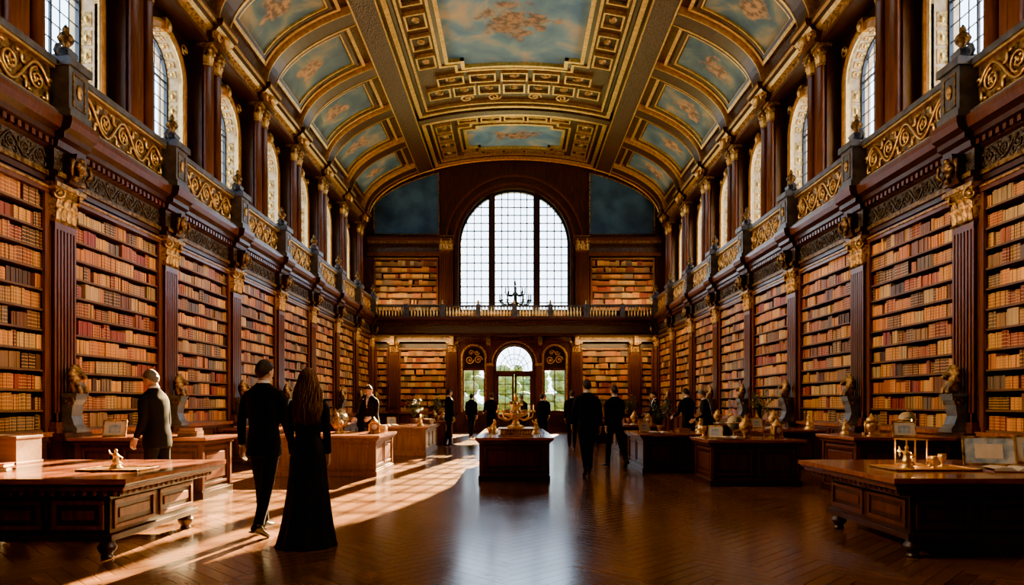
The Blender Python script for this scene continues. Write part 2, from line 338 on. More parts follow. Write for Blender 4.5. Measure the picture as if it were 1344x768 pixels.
# ---------------------------------------------------------------- pilaster
def pilaster_mesh(w,z0,zc,z1,proj=.10,ped=True,back=-.42,flutes=6):
    mb=MB()
    if ped:
        mb.box(back,proj+.20,-w/2-.09,w/2+.09,0,.16,WD); mb.box(back,proj+.14,-w/2-.04,w/2+.04,.16,z0-.12,WM); mb.box(back,proj+.20,-w/2-.08,w/2+.08,z0-.12,z0,WD)
        for q in ((-w/2+.03,w/2-.03,.22,.27),(-w/2+.03,w/2-.03,z0-.23,z0-.18),(-w/2+.03,-w/2+.08,.27,z0-.23),(w/2-.08,w/2-.03,.27,z0-.23)): mb.box(proj+.14,proj+.16,*q,WD)
    mb.box(back,proj+.06,-w/2-.05,w/2+.05,z0,z0+.08,WM); mb.box(back,proj+.035,-w/2-.025,w/2+.025,z0+.08,z0+.16,WM)
    mb.box(back,proj-.02,-w/2,w/2,z0+.16,zc,WD)
    n=flutes; rw=w/(2*n+1)
    for k in range(n+1):
        y=-w/2+rw*2*k
        mb.box(proj-.03,proj,y,y+rw,z0+.16,zc-.04,WM)
    mb.box(proj-.03,proj,-w/2,w/2,z0+.16,z0+.3,WM); mb.box(proj-.03,proj+.003,-w/2,w/2,zc-.10,zc,WM)
    for s_ in (-1,1):
        for k in range(3):
            x=back+(proj-back)*(k+.3)/3; y=s_*w/2
            mb.box(x,x+.06,min(y,y+s_*.02),max(y,y+s_*.02),z0+.2,zc-.05,WM)
    capital(mb,back,proj,w,zc,z1,GD)
    return mb.mesh('pilaster')
PIL=pilaster_mesh(.50,.98,4.16,4.74)
def lion_mesh():
    mb=MB(); m=GL
    mb.ell((0,0,.30),(.10,.10,.12),m); mb.ell((.06,0,.28),(.08,.06,.07),m); mb.ell((.13,0,.25),(.045,.045,.04),m); mb.ell((-.02,0,.22),(.11,.13,.17),m)
    for k in range(10):
        a=2*pi*k/10; mb.ell((-.01,.11*math.cos(a),.29+.12*math.sin(a)),(.05,.045,.045),m,8,5)
    mb.ell((0,.07,.41),(.02,.025,.035),m,8,5); mb.ell((0,-.07,.41),(.02,.025,.035),m,8,5)
    mb.ell((.0,0,.10),(.10,.11,.14),m)
    for s_ in (-1,1): mb.tube([(.04,s_*.06,.16),(.09,s_*.07,.08),(.12,s_*.07,0)],[.045,.035,.04],m)
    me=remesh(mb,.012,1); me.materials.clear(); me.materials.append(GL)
    return me
LION=lion_mesh()
def console_mesh():
    mb=MB(); prof=[(-.02,0),(.20,0),(.22,.06),(.17,.12),(.13,.25),(.15,.42),(.20,.50),(.20,.56),(-.02,.56)]
    mb.prism(prof,-.13,.13,ST); mb.box(-.02,.23,-.16,.16,0,.05,ST); mb.box(-.02,.22,-.15,.15,.55,.60,ST)
    for s_ in (-.135,.135):
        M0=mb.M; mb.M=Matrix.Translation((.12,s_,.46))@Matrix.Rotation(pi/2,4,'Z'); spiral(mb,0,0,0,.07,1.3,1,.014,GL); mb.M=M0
    return mb.mesh('console')
CONS=console_mesh()
def bracket_mesh():
    mb=MB()
    prof=[(0,0),(.10,.02),(.14,.12),(.13,.25),(.20,.36),(.22,.46),(0,.46)]
    mb.prism(prof,-.13,.13,WD)
    for q in range(5): mb.ell((.15+.015*q,(q%3-1)*.07,.10+.07*q),(.05,.06,.05),GL,8,5)
    mb.ell((.19,0,.30),(.07,.09,.10),GL,10,6)
    for s_ in (-1,1):
        mb.tube([(.12,s_*.10,.38),(.2,s_*.2,.34),(.2,s_*.24,.22),(.16,s_*.16,.12)],[.03,.035,.03,.012],GL,6)
    return mb.mesh('carved_bracket')
BRK=bracket_mesh()

# ---------------------------------------------------------------- side walls
def side_entab(mb,y0,y1,dx):
    p=[(-1.6,4.74),(.02,4.74),(.02,4.82),(.06,4.83),(.06,4.90),(0,4.92),(0,5.24),(.05,5.27),(.07,5.36),(.15,5.40),(.15,5.48),(.24,5.54),(.27,5.64),(.27,5.72),(-1.6,5.72)]
    m=[WD,WD,WD,GL,WD,BZ,WD,WD,WD,WD,WD,WM,WM,WD,WD]
    mb.prism([(x+(dx if x>-1 else 0),z) for x,z in p],y0,y1,WD,m)
def parapet_mesh():
    mb=MB(); w=PS-.52
    mb.box(-.10,.16,-w/2,w/2,5.72,5.82,ST); mb.box(-.08,.14,-w/2,w/2,6.50,6.60,ST); mb.box(-.05,.11,-w/2,w/2,6.46,6.50,GO); mb.box(-.05,.11,-w/2,w/2,5.82,5.86,GO)
    mb.box(-.02,.03,-w/2,w/2,5.86,6.46,GL)
    scrolls(mb,.055,-w/2+.05,w/2-.05,5.88,6.44,GO,.024)
    return mb.mesh('balustrade')
PAR=parapet_mesh()
def pedestal_mesh():
    mb=MB(); w=.46
    mb.box(-.14,.34,-w/2-.03,w/2+.03,5.72,5.86,ST); mb.box(-.12,.30,-w/2,w/2,5.86,6.52,ST); mb.box(-.14,.35,-w/2-.04,w/2+.04,6.52,6.64,ST)
    for q in ((-.15,.15,5.93,5.96),(-.15,.15,6.42,6.45),(-.15,-.12,5.96,6.42),(.12,.15,5.96,6.42)): mb.box(.30,.315,*q,GL)
    mb.ell((.31,0,6.2),(.03,.07,.12),GD,8,6)
    mb.grid([[(.10+a*e,b*e,z) for a,b in ((-1,-1),(1,-1),(1,1),(-1,1))] for z,e in ((6.64,.18),(6.70,.17),(6.76,.10),(6.82,.12),(6.86,.09))],ST,smooth=False)
    mb.lathe((.10,0,6.84),[(.05,0),(.09,.03),(.04,.07),(.10,.14),(.12,.19),(.09,.25),(.035,.30),(.05,.34),(.03,.38),(.004,.42)],GL,12)
    for s_ in (-1,1):
        mb.tube([(.10,s_*.16,6.66),(.10,s_*.24,6.74),(.10,s_*.2,6.84),(.10,s_*.11,6.9)],[.03,.035,.03,.02],ST,6)
    return mb.mesh('pedestal_urn')
PED=pedestal_mesh()
def frieze_mesh():
    mb=MB(); w=PS-.62; scrolls(mb,.012,-w/2,w/2,4.93,5.23,BZ,.016); return mb.mesh('frieze')
FRZ=frieze_mesh()
def upcol_mesh():
    mb=MB()
    mb.box(-.95,-.60,-.42,.42,5.72,10.2,WD)
    mb.box(-.95,-.40,-.42,.42,5.72,6.75,WD); mb.box(-.95,-.36,-.45,.45,6.75,6.85,WM)
    mb.box(-.95,-.52,-.09,.09,6.85,10.2,WM)
    for s_ in (-1,1):
        c=(-.54,s_*.26,0)
        mb.lathe(c,[(.17,6.85),(.17,6.92),(.14,6.97),(.155,7.0),(.125,7.05),(.12,8.4),(.105,9.62),(.13,9.66),(.12,9.7)],WM,16)
        mb.lathe(c,[(.12,9.68),(.14,9.72),(.11,9.76),(.13,9.9),(.18,10.05),(.14,10.06),(.15,10.12)],GD,12)
        for k in range(8):
            a=2*pi*k/8; leaf(mb,c[0]+.11*math.cos(a),c[1]+.11*math.sin(a),9.74,math.cos(a),math.sin(a),.10,.2,GO); 
        for k in range(4):
            a=pi/4+pi/2*k; mb.ell((c[0]+.17*math.cos(a),c[1]+.17*math.sin(a),10.05),(.04,.04,.05),GO,8,5)
        mb.box(c[0]-.18,c[0]+.18,c[1]-.18,c[1]+.18,10.12,10.2,GD)
    return mb.mesh('column_pair')
UPC=upcol_mesh()
def upwall_mesh():
    mb=MB(); mb.M=Matrix(((0,-1,0,-.95),(1,0,0,0),(0,0,1,0),(0,0,0,1)))
    r=.80
    arch_panel(mb,-PS/2,PS/2,5.72,10.4,0,r,7.0,9.0,.5,WD,PL)
    arch_band(mb,0,r,r+.15,9.0,-.06,0,PL,zb=7.0); arch_band(mb,0,r+.15,r+.20,9.0,-.10,0,GO,zb=7.0); arch_band(mb,0,r-.0,r+.03,9.0,-.09,0,GO,zb=7.0)
    for i in range(1,12):
        a=pi*i/12
        M0=mb.M.copy(); mb.M=M0@Matrix.Translation((-(r-.01)*math.cos(a),.15,9.0+(r-.01)*math.sin(a)))@Matrix.Rotation(-(pi/2-a) ,4,'Y')
        mb.box(-.07,.07,-.10,.10,-.012,.012,GD); mb.ell((0,0,0),(.05,.05,.035),GO,8,4); mb.M=M0
    for s_ in (-1,1):
        for z in (7.3,7.65,8.0,8.35,8.7):
            mb.box(s_*r-.012,s_*r+.012,.05,.25,z-.14,z+.14,GD); mb.ell((s_*(r-.012),.15,z),(.03,.05,.07),GO,8,5)
    mb.box(-r-.2,r+.2,-.16,0,6.88,7.0,ST)
    mb.box(-.11,.11,-.16,0,9.74,10.08,GO); mb.ell((0,-.17,9.92),(.08,.06,.12),GO)
    for s_ in (-1,1):
        M0=mb.M.copy(); mb.M=M0@Matrix(((0,1,0,0),(1,0,0,0),(0,0,1,0),(0,0,0,1)))
        spiral(mb,-.02,s_*1.02,9.90,.14,1.5,s_,.022,GO); spiral(mb,-.02,s_*1.02,6.4,.22,1.5,s_,.022,GD); mb.M=M0
    mb.box(-.5,.5,-.03,0,6.1,6.75,BZ)
    me=mb.mesh('upper_wall')
    mb=MB(); mb.M=Matrix(((0,-1,0,-.95),(1,0,0,0),(0,0,1,0),(0,0,0,1)))
    arch_band(mb,0,r-.05,r,9.0,.26,.34,IR,zb=7.0); mb.box(-r,r,.26,.34,7.0,7.06,IR)
    arch_grid(mb,0,r-.03,7.0,9.0,.30,.26,.30,.018,IR); mb.box(-.022,.022,.28,.32,7.0,9.78,IR); mb.box(-r,r,.28,.32,8.98,9.02,IR)
    A=[(-r+.04,7.03)]+arch_pts(0,r-.04,9.0)+[(r-.04,7.03)]
    mb.face([(a,.31,b) for a,b in A],GLS)
    return me,mb.mesh('arched_window')
UPW,UPG=upwall_mesh()
wn=0
for side,sx in (('left',-1),('right',1)):
    rz=0 if sx<0 else pi; X=7.0*sx
    mb=MB(); mb.box(min(sx*7.44,sx*8.4),max(sx*7.44,sx*8.4),YB-.3,YE+.5,0,4.8,WD)
    wl=mb.obj('wall_'+side)
    mb=MB(); mb.M=Matrix.Rotation(rz,4,'Z')
    y0,y1=(YB,YE) if sx<0 else (-YE,-YB)
    side_entab(mb,y0,y1,0)
    for py in PY:
        q=py*(-1 if sx>0 else 1); side_entab(mb,q-.33,q+.33,.14)
    k=y0+.05
    while k<y1-.05:
        mb.box(.05,.13,k,k+.07,5.28,5.36,WM); k+=.14
    mb.M=Matrix.Identity(4)
    e=mb.obj('trim_1' if sx<0 else 'trim_2',None,(X,0,0))
    mb=MB(); mb.M=Matrix.Rotation(rz,4,'Z')
    def upent(a,b,dx):
        p=[(-1.45,10.2),(-.42,10.2),(-.42,10.30),(-.46,10.31),(-.46,10.46),(-.36,10.50),(-.30,10.58),(-.22,10.62),(-.20,10.70),(-.20,10.78),(-1.45,10.78)]
        m=[WD,WM,GO,GD,GD,GO,WD,GO,WM,WD,WD]
        mb.prism([(x+(dx if x>-1 else 0),z) for x,z in p],a,b,WD,m)
    upent(y0,y1,0)
    for py in PY:
        q=py*(-1 if sx>0 else 1); upent(q-.46,q+.46,.14)
        mb.ell((-.16,q,10.42),(.08,.16,.13),GO); 
        for s_ in (-1,1): spiral(mb,-.24,q+s_*.25,10.42,.1,1.3,s_,.03,GO)
    e=mb.obj('trim_3' if sx<0 else 'trim_4',None,(X,0,0))
    for i,py in enumerate(PY):
        e=empty('pilaster',(X,py,0),rz); put('shaft',PIL,e); put('console',CONS,e,(.14,0,.98)); put('lion_bust',LION,e,(.26,0,1.575)); put('carved_bracket',BRK,e,(.14,0,4.76))
        put('balcony_pedestal',PED,None,(X,py,0),rz); put('column',UPC,None,(X,py,0),rz)
    for i in range(len(PY)-1):
        yc=(PY[i]+PY[i+1])/2
        bookcase(PS-.52,1.0,4.60,12,(X,yc,0),rz,True,i+(2 if sx>0 else 0))
        put('balustrade',PAR,None,(X,yc,0),rz); put('carved_frieze',FRZ,None,(X,yc,0),rz)
        put('wall_'+side+'_upper',UPW,wl,(X,yc,0),rz); wn+=1; put('window_%d'%wn,UPG,None,(X,yc,0),rz)
    mb=MB(); a=PY[-1]+.25
    mb.box(min(sx*7.0,sx*7.44),max(sx*7.0,sx*7.44),a,YE,0,4.76,WM)
    mb.box(min(sx*7.95,sx*8.4),max(sx*7.95,sx*8.4),PY[-1],YE+.5,5.7,10.4,WD)
    mb.obj('wall_'+side+'_end',wl)

# ---------------------------------------------------------------- vault ceiling
VA,VB,VZ=7.45,3.05,10.74
def vpt(th,y,h):
    c,s_=math.cos(th),math.sin(th); n=Vector((-c/VA,0,-s_/VB)).normalized()
    return (VA*c+n.x*h,y,VZ+VB*s_+n.z*h)
def vbox(mb,t0,t1,y0,y1,h0,h1,m,sm=None,uv=False):
    if t0>t1: t0,t1=t1,t0
    n=max(1,int(math.ceil((t1-t0)/.06))); sm=sm or m
    T=[t0+(t1-t0)*i/n for i in range(n+1)]
    for a,b,i in zip(T[:-1],T[1:],range(n)):
        U=[(i/n,0),((i+1)/n,0),((i+1)/n,1),(i/n,1)] if uv else None
        mb.face([vpt(a,y0,h1),vpt(b,y0,h1),vpt(b,y1,h1),vpt(a,y1,h1)],m,uv=U)
        mb.face([vpt(a,y0,h0),vpt(b,y0,h0),vpt(b,y0,h1),vpt(a,y0,h1)],sm); mb.face([vpt(a,y1,h0),vpt(b,y1,h0),vpt(b,y1,h1),vpt(a,y1,h1)],sm)
    for t in (t0,t1): mb.face([vpt(t,y0,h0),vpt(t,y1,h0),vpt(t,y1,h1),vpt(t,y0,h1)],sm)
def tx(x): return math.acos(max(-1,min(1,x/VA)))
def vframe(mb,t0,t1,y0,y1,w,h,m):
    if t0>t1: t0,t1=t1,t0
    def dt(t): return w/math.sqrt((VA*math.sin(t))**2+(VB*math.cos(t))**2)
    a,b=dt(t0),dt(t1)
    vbox(mb,t0,t1,y0,y0+w,0,h,m); vbox(mb,t0,t1,y1-w,y1,0,h,m); vbox(mb,t0,t0+a,y0+w,y1-w,0,h,m); vbox(mb,t1-b,t1,y0+w,y1-w,0,h,m)
mb=MB()
CV=mat('vault_carved_wood',(.016,.008,.005),.42,col2=(.066,.028,.013),nscale=9,bump=.7,bscale=18,voro=True,contrast=(.1,.6))
nT=64
for i in range(nT):
    a,b=pi*i/nT,pi*(i+1)/nT
    mb.face([vpt(a,YB-.3,0),vpt(b,YB-.3,0),vpt(b,YE+.3,0),vpt(a,YE+.3,0)],CV,smooth=True)
    mb.face([vpt(a,YB-.3,-.3),vpt(a,YE+.3,-.3),vpt(b,YE+.3,-.3),vpt(b,YB-.3,-.3)],CV,smooth=True)
ceil=mb.obj('ceiling')
mb=MB(); g=MB(); pt=MB(); D=math.radians
TB0,TB1=D(50),D(56.5)
for mir in (False,True):
    f=(lambda t:pi-t) if mir else (lambda t:t)
    vbox(mb,f(TB0),f(TB1),YB,YE,0,.26,CV); vbox(g,f(TB0-.008),f(TB0),YB,YE,0,.28,GO); vbox(g,f(TB1),f(TB1+.007),YB,YE,0,.28,GO)
    vbox(g,f(D(2)),f(D(4)),YB,YE,0,.08,GO)
    for i,py in enumerate(PY):
        vbox(mb,0 if not mir else pi,f(TB0-.012),py-.30,py+.30,0,.22,WD)
        vbox(g,f(.03),f(TB0-.012),py-.33,py-.30,0,.235,GO); vbox(g,f(.03),f(TB0-.012),py+.30,py+.33,0,.235,GO)
    for i in range(len(PY)-1):
        a,b=PY[i]+.44,PY[i+1]-.44
        t0,t1=D(10),D(47)
        vframe(g,f(t0),f(t1),a,b,.10,.13,GO)
        vframe(mb,f(t0+.035),f(t1-.035),a+.14,b-.14,.10,.10,WD)
        vframe(g,f(t0+.055),f(t1-.055),a+.25,b-.25,.045,.09,GO)
        vbox(pt,f(t0+.07),f(t1-.07),a+.30,b-.30,0,.03,FT,uv=True)
def coffer(x0,x1,y0,y1,mb=mb,g=g):
    vframe(g,tx(x0),tx(x1),y0,y1,.06,.13,GO)
    vbox(mb,tx(x0+.09),tx(x1-.09),y0+.09,y1-.09,0,.04,BZ)
    c=vpt(tx((x0+x1)/2),(y0+y1)/2,.06); g.ell(c,((x1-x0)*.2,(y1-y0)*.2,.06),GD,10,5)
def vspiral(cx,cy,r,sg,start=0):
    pts=[]
    for i in range(25):
        t=i/24; a=start+sg*2*pi*1.5*t; q=r*(1-t)**.8+r*.08
        pts.append(vpt(tx(cx+q*math.cos(a)),cy+q*math.sin(a),.07))
    g.tube(pts,.035,GO,5)
def steppedpic(cx,cy,hx,hy,sx_,sy_,m):
    x1,x2=hx-sx_,hx; y1,y2=hy-sy_,hy
    vbox(pt,tx(x2),tx(-x2),cy-y1,cy+y1,0,.03,m,uv=True)
    vbox(pt,tx(x1),tx(-x1),cy+y1,cy+y2,0,.03,FS); vbox(pt,tx(x1),tx(-x1),cy-y2,cy-y1,0,.03,FS)
    for off,w,h,mm in ((0,.13,.16,GO),(.27,.09,.13,GO),(.14,.12,.08,WD)):
        X1,X2,Y1,Y2=x1+off,x2+off,y1+off,y2+off
        tg=g if mm is GO else mb
        for s_ in (-1,1):
            vbox(tg,tx(X1+w),tx(-X1-w),cy+s_*Y2-(0 if s_>0 else w),cy+s_*Y2+(w if s_>0 else 0),0,h,mm)
            xa,xb=sorted((s_*X2,s_*(X2+w))); vbox(tg,tx(xa),tx(xb),cy-Y1,cy+Y1,0,h,mm)
            for r_ in (-1,1):
                xa,xb=sorted((s_*X1,s_*(X1+w))); ya,yb=sorted((cy+r_*Y1,cy+r_*Y2)); vbox(tg,tx(xa),tx(xb),ya,yb,0,h,mm)
                xa,xb=sorted((s_*X1,s_*(X2+w))); ya,yb=sorted((cy+r_*Y1,cy+r_*(Y1+w))); vbox(tg,tx(xa),tx(xb),ya,yb,0,h,mm)
def seg(ya,yb,hx,hy,big):
    cy=(ya+yb)/2
    vframe(g,tx(3.95),tx(-3.95),ya+.1,yb-.1,.16,.2,GO); vframe(mb,tx(3.76),tx(-3.76),ya+.28,yb-.28,.10,.14,WD); vframe(g,tx(3.62),tx(-3.62),ya+.40,yb-.40,.08,.13,GO)
    steppedpic(0,cy,hx,hy,.55,.5 if big else .3,FS)
    if big:
        for s_ in (-1,1):
            y=cy+s_*(hy+.95)
            for k in range(5):
                x=-2.9+1.2*k; coffer(x,x+1.0,y-.32,y+.32)
            y=cy+s_*(hy+1.9)
            for k in range(7):
                x=-3.35+.97*k; coffer(x,x+.86,y-.38,y+.38)
            for k in (-1,1): vspiral(k*1.9,cy+s_*(hy+2.65),.26,k*s_); vspiral(k*.8,cy+s_*(hy+2.65),.26,-k*s_)
        n=int((2*hy)/1.1)
        for k in range(n):
            y=cy-hy+2*hy*(k+.5)/n
            for s_ in (-1,1): coffer(min(s_*2.78,s_*3.45),max(s_*2.78,s_*3.45),y-.42,y+.42)
    else:
        for s_ in (-1,1):
            for k in range(4):
                y=ya+.75+ (yb-ya-1.5)*(k+.5)/4; coffer(min(s_*2.75,s_*3.45),max(s_*2.75,s_*3.45),y-.36,y+.36)
            for k in range(5):
                x=-2.45+1.0*k; y=cy+s_*(hy+.62); coffer(x,x+.88,y-.2,y+.2)
seg(28.7,34.15,2.15,1.35,False)
seg(16.0,28.3,2.35,2.6,True)
seg(3.4,15.6,2.35,2.6,True)
seg(-2.4,3.0,2.15,1.35,False)
for a,b in ((28.3,28.7),(15.6,16.0),(3.0,3.4)): vbox(mb,TB1+.01,pi-TB1-.01,a,b,0,.26,CV)
mb.obj('ribs',ceil); g.obj('gilt_mouldings',ceil); pt.obj('frescoes',ceil)

# ---------------------------------------------------------------- end wall
Y=YE
mb=MB(); mb.M=Matrix.Translation((0,Y,0))
arch_panel(mb,-1.3,1.3,0,4.75,0,.95,0,3.4,.45,WM)
for s_ in (-1,1):
    c=2.02*s_; a,b=sorted((1.3*s_,2.85*s_)); arch_panel(mb,a,b,0,4.75,c,.55,1.0,3.75,.45,WM)
    a,b=sorted((2.85*s_,8.4*s_)); mb.box(a,b,.42,.6,0,4.75,WD)
    a,b=sorted((6.95*s_,7.1*s_)); mb.box(a,b,.0,.45,0,4.75,WM)
mb.box(-8.4,8.4,.0,.5,4.75,5.9,WM)
arch_panel(mb,-3.75,3.75,5.9,14.3,0,2.78,6.0,9.35,.5,WD,WD)
for s_ in (-1,1):
    a,b=sorted((3.75*s_,8.4*s_)); mb.box(a,b,.42,.6,5.9,8.75,WD); mb.box(a,b,0,.5,8.75,14.3,WD)
    a,b=sorted((7.05*s_,8.4*s_)); mb.box(a,b,0,.5,5.9,8.8,WD)
wf=mb.obj('wall_end')
mb=MB(); mb.M=Matrix.Translation((0,Y,0))
arch_band(mb,0,2.78,2.95,9.35,-.10,0,WD,zb=6.0,n=40); arch_band(mb,0,2.95,3.05,9.35,-.18,0,WM,n=40,legs=False); arch_band(mb,0,3.05,3.35,9.35,-.08,0,WD,n=40,legs=False); arch_band(mb,0,3.35,3.45,9.35,-.16,0,WM,n=40,legs=False)
for s_ in (-1,1):
    a,b=sorted((3.0*s_,7.3*s_))
    mb.box(a,b,-.12,0,8.78,8.95,WM); mb.box(a,b,-.05,0,8.95,9.2,BZ); mb.box(a,b,-.22,0,9.5,9.62,WM); mb.box(a,b,-.16,0,9.42,9.5,GL); mb.box(a,b,-.28,0,9.62,9.72,WD)
    pts=[]
    n=12
    for i in range(n+1):
        x=7.0-(7.0-3.75)*i/n; z=VZ+VB*math.sqrt(max(0,1-(x/VA)**2))-.45
        pts.append((x*s_,max(9.86,z)))
    P=[(7.0*s_,9.85)]+pts+[(3.75*s_,9.85)]
    mb.face([(a_,-.02,b_) for a_,b_ in P],FB)
    mb.tube([(a_,-.04,b_) for a_,b_ in P+[P[0]]],.04,GL,6)
arch_pts2=[vpt(pi*i/60,Y-.02,.12) for i in range(61)]
mb.M=Matrix.Identity(4); mb.tube([(p[0],p[1]-.08,p[2]) for p in arch_pts2],.11,WM,8); mb.tube([(p[0]*.985,p[1]-.14,p[2]-.12) for p in arch_pts2],.04,GO,6)
mb.obj('trim_5')
def put_pil(mesh,x,y): return put('pilaster',mesh,None,(x,y,0),-pi/2)
PU=pilaster_mesh(.62,6.0,9.05,9.75,.14,False,0,6)
PLo=pilaster_mesh(.42,.98,3.95,4.5,.12,True,-.02,5)
for s_ in (-1,1):
    put_pil(PU,3.38*s_,Y-.001); put_pil(PLo,3.08*s_,Y-.02); put_pil(PLo,6.0*s_,Y-.02)
    bookcase(2.44,1.0,4.1,10,(4.54*s_,Y,0),-pi/2,True,3+s_); bookcase(.66,1.0,4.1,10,(6.6*s_,Y,0),-pi/2,True,1)
    bookcase(3.22,6.05,8.6,8,(5.40*s_,Y,0),-pi/2,False,2+s_)
mb=MB(); mb.M=Matrix.Translation((0,Y,0))
for (d,z0,z1,m) in ((.16,4.5,4.62,WM),(.12,4.62,4.72,GL),(.70,4.72,4.86,WD),(.78,4.86,5.28,BZ),(.84,5.28,5.36,GL),(.95,5.36,5.50,WD),(1.02,5.50,5.6,WM)):
    mb.box(-7.0,7.0,-d,.0,z0,z1,m)
k=-6.9
while k<6.9: mb.box(k,k+.09,-.9,-.78,5.28,5.36,WM); k+=.18
for x in (-6,-3.08,-1.28,1.28,3.08,6):
    mb.prism([(x-.1,4.3),(x+.1,4.3),(x+.1,4.75),(x-.1,4.75)],-.6,-.1,GL)
mb.obj('balcony')
mb=MB(); mb.M=Matrix.Translation((0,Y-.9,0))
mb.box(-7.0,7.0,-.07,.07,5.6,5.67,ST); mb.box(-7.0,7.0,-.08,.08,6.12,6.2,ST)
posts=[-7+14*i/8 for i in range(9)]
for x in posts[1:-1]: mb.box(x-.12,x+.12,-.1,.1,5.6,6.24,ST); mb.lathe((x,0,6.24),[(.05,0),(.07,.05),(.03,.1),(.06,.16),(.004,.25)],GD,8)
k=-6.85
while k<6.9:
    if min(abs(k-x) for x in posts)>.17: mb.lathe((k,0,5.67),[(.045,0),(.03,.05),(.055,.16),(.03,.26),(.022,.34),(.045,.45)],GO,8)
    k+=.155
mb.obj('balustrade')
mb=MB(); mb.M=Matrix.Translation((0,Y,0)); r=2.78
arch_band(mb,0,r-.12,r,9.35,.14,.34,IR,zb=6.0,n=40); mb.box(-r,r,.14,.34,6.0,6.15,IR)
for x in (-1.12,1.12):
    mb.box(x-.17,x+.17,.05,.36,6.0,9.35+math.sqrt(r*r-x*x),IR); mb.box(x-.06,x+.06,-.02,.05,6.0,9.3+math.sqrt(r*r-x*x),WD)
for q in ((-.95,.95),(-r+.05,-1.29),(1.29,r-.05)): arch_grid(mb,0,r-.05,6.1,9.35,.26,.32,.40,.050,IR,*q)
mb.face([(a,.27,b) for a,b in [(-r+.06,6.05)]+arch_pts(0,r-.06,9.35,40)+[(r-.06,6.05)]],GLS)
mb.obj('window_%d'%(wn+1))
for i,s_ in enumerate((-1,1)):
    mb=MB(); mb.M=Matrix.Translation((2.02*s_,Y,0)); r=.55
    arch_band(mb,0,r-.06,r,3.75,.12,.24,WM,zb=1.0); mb.box(-r,r,.12,.24,1.0,1.08,WM); mb.box(-r,r,.08,.26,3.08,3.2,WM)
    mb.box(-.03,.03,.12,.22,1.0,3.1,WM)
    for z in (1.5,2.05,2.6): mb.box(-r,r,.15,.20,z-.015,z+.015,WM)
    mb.face([(-r,.18,1.0),(r,.18,1.0),(r,.18,3.1),(-r,.18,3.1)],GLS)
    mb.face([(a,.26,b) for a,b in [(-r+.04,3.15)]+arch_pts(0,r-.04,3.75)+[(r-.04,3.15)]],WD)
    for q in (-1,1):
        M0=mb.M.copy(); mb.M=M0@Matrix(((0,1,0,0),(1,0,0,.16),(0,0,1,0),(0,0,0,1)))
        spiral(mb,0,q*.22,3.62,.19,1.6,q,.03,GO); spiral(mb,0,q*.14,3.98,.12,1.4,-q,.025,GO); mb.M=M0
    arch_band(mb,0,r,r+.09,3.75,-.06,0,GD,zb=1.0); mb.box(-.5,.5,-.03,0,.25,.85,WD)
    mb.obj('window_%d'%(wn+2+i))
mb=MB(); mb.M=Matrix.Translation((0,Y,0)); r=.95
arch_band(mb,0,r-.07,r,3.4,.1,.24,WM,zb=0); mb.box(-r,r,.06,.26,2.9,3.06,WM)
for s_ in (-1,1):
    a,b=sorted((.02*s_,.88*s_))
    mb.box(a,b,.14,.20,0,.9,WM); mb.box(a,a+.10,.13,.21,.9,2.9,WM); mb.box(b-.10,b,.13,.21,.9,2.9,WM); mb.box(a,b,.13,.21,2.78,2.9,WM)
    mb.box((a+b)/2-.02,(a+b)/2+.02,.15,.19,.9,2.8,WM)
    for z in (1.4,1.9,2.4): mb.box(a,b,.15,.19,z-.02,z+.02,WM)
    mb.box(a+.12,b-.12,.12,.14,.15,.75,WD); mb.ell((.07*s_,.11,1.1),(.025,.03,.06),GO,8,5)
    mb.face([(a,.17,.9),(b,.17,.9),(b,.17,2.8),(a,.17,2.8)],GLS)
mb.face([(a,.2,b) for a,b in [(-r+.07,3.06)]+arch_pts(0,r-.07,3.4)+[(r-.07,3.06)]],GLS)
for k in range(1,8):
    a=pi*k/8; mb.tube([(.22*math.cos(a),.17,3.1+.22*math.sin(a)),(.86*math.cos(a),.17,3.4+.86*math.sin(a)-.3*(1-math.sin(a)))],.02,IR,5)
for rr in (.22,.5,.7): mb.tube([(rr*math.cos(pi*k/20),.17,3.1+rr*1.15*math.sin(pi*k/20)) for k in range(21)],.02,IR,5)
arch_band(mb,0,r,r+.12,3.4,-.14,0,WD,zb=0); arch_band(mb,0,r+.12,r+.18,3.4,-.2,0,GD,legs=False); arch_band(mb,0,r+.18,r+.34,3.4,-.12,0,WM,legs=False)
for s_ in (-1,1): mb.box(min(1.07*s_,1.38*s_),max(1.07*s_,1.38*s_),-.22,0,0,3.3,WM); mb.box(min(1.03*s_,1.42*s_),max(1.03*s_,1.42*s_),-.26,0,3.3,3.42,GD)
mb.obj('door_1')
# big black candelabrum standing on the balcony in front of the window
mb=MB()
mb.lathe((0,0,0),[(.30,0),(.30,.06),(.18,.14),(.10,.24),(.09,.62),(.20,.72),(.14,.82),(.09,.86),(.08,1.12),(.17,1.2),(.10,1.3),(.06,1.36),(.08,1.5),(.03,1.62),(.05,1.7),(.005,1.95)],BK,14)
for k in range(12):
    a=2*pi*k/12; c,s_=math.cos(a),math.sin(a)
    mb.tube([(c*q,s_*q*.45,z) for q,z in ((.08,.80),(.34,.62),(.62,.66),(.76,.86))],.035,BK,6); mb.lathe((c*.76,s_*.34,.86),[(.07,0),(.09,.05),(.035,.07),(.035,.30),(.02,.34),(.004,.40)],BK,8)
for k in range(8):
    a=2*pi*k/8; c,s_=math.cos(a),math.sin(a)
    mb.tube([(c*q,s_*q*.5,z) for q,z in ((.08,1.22),(.26,1.10),(.42,1.16),(.48,1.28))],.028,BK,6); mb.lathe((c*.48,s_*.24,1.28),[(.055,0),(.065,.04),(.028,.06),(.028,.24),(.004,.32)],BK,8)
for zz,q in ((.70,.58),(1.16,.38)): mb.tube([(q*math.cos(2*pi*k/24),q*.45*math.sin(2*pi*k/24),zz) for k in range(25)],.025,BK,6)
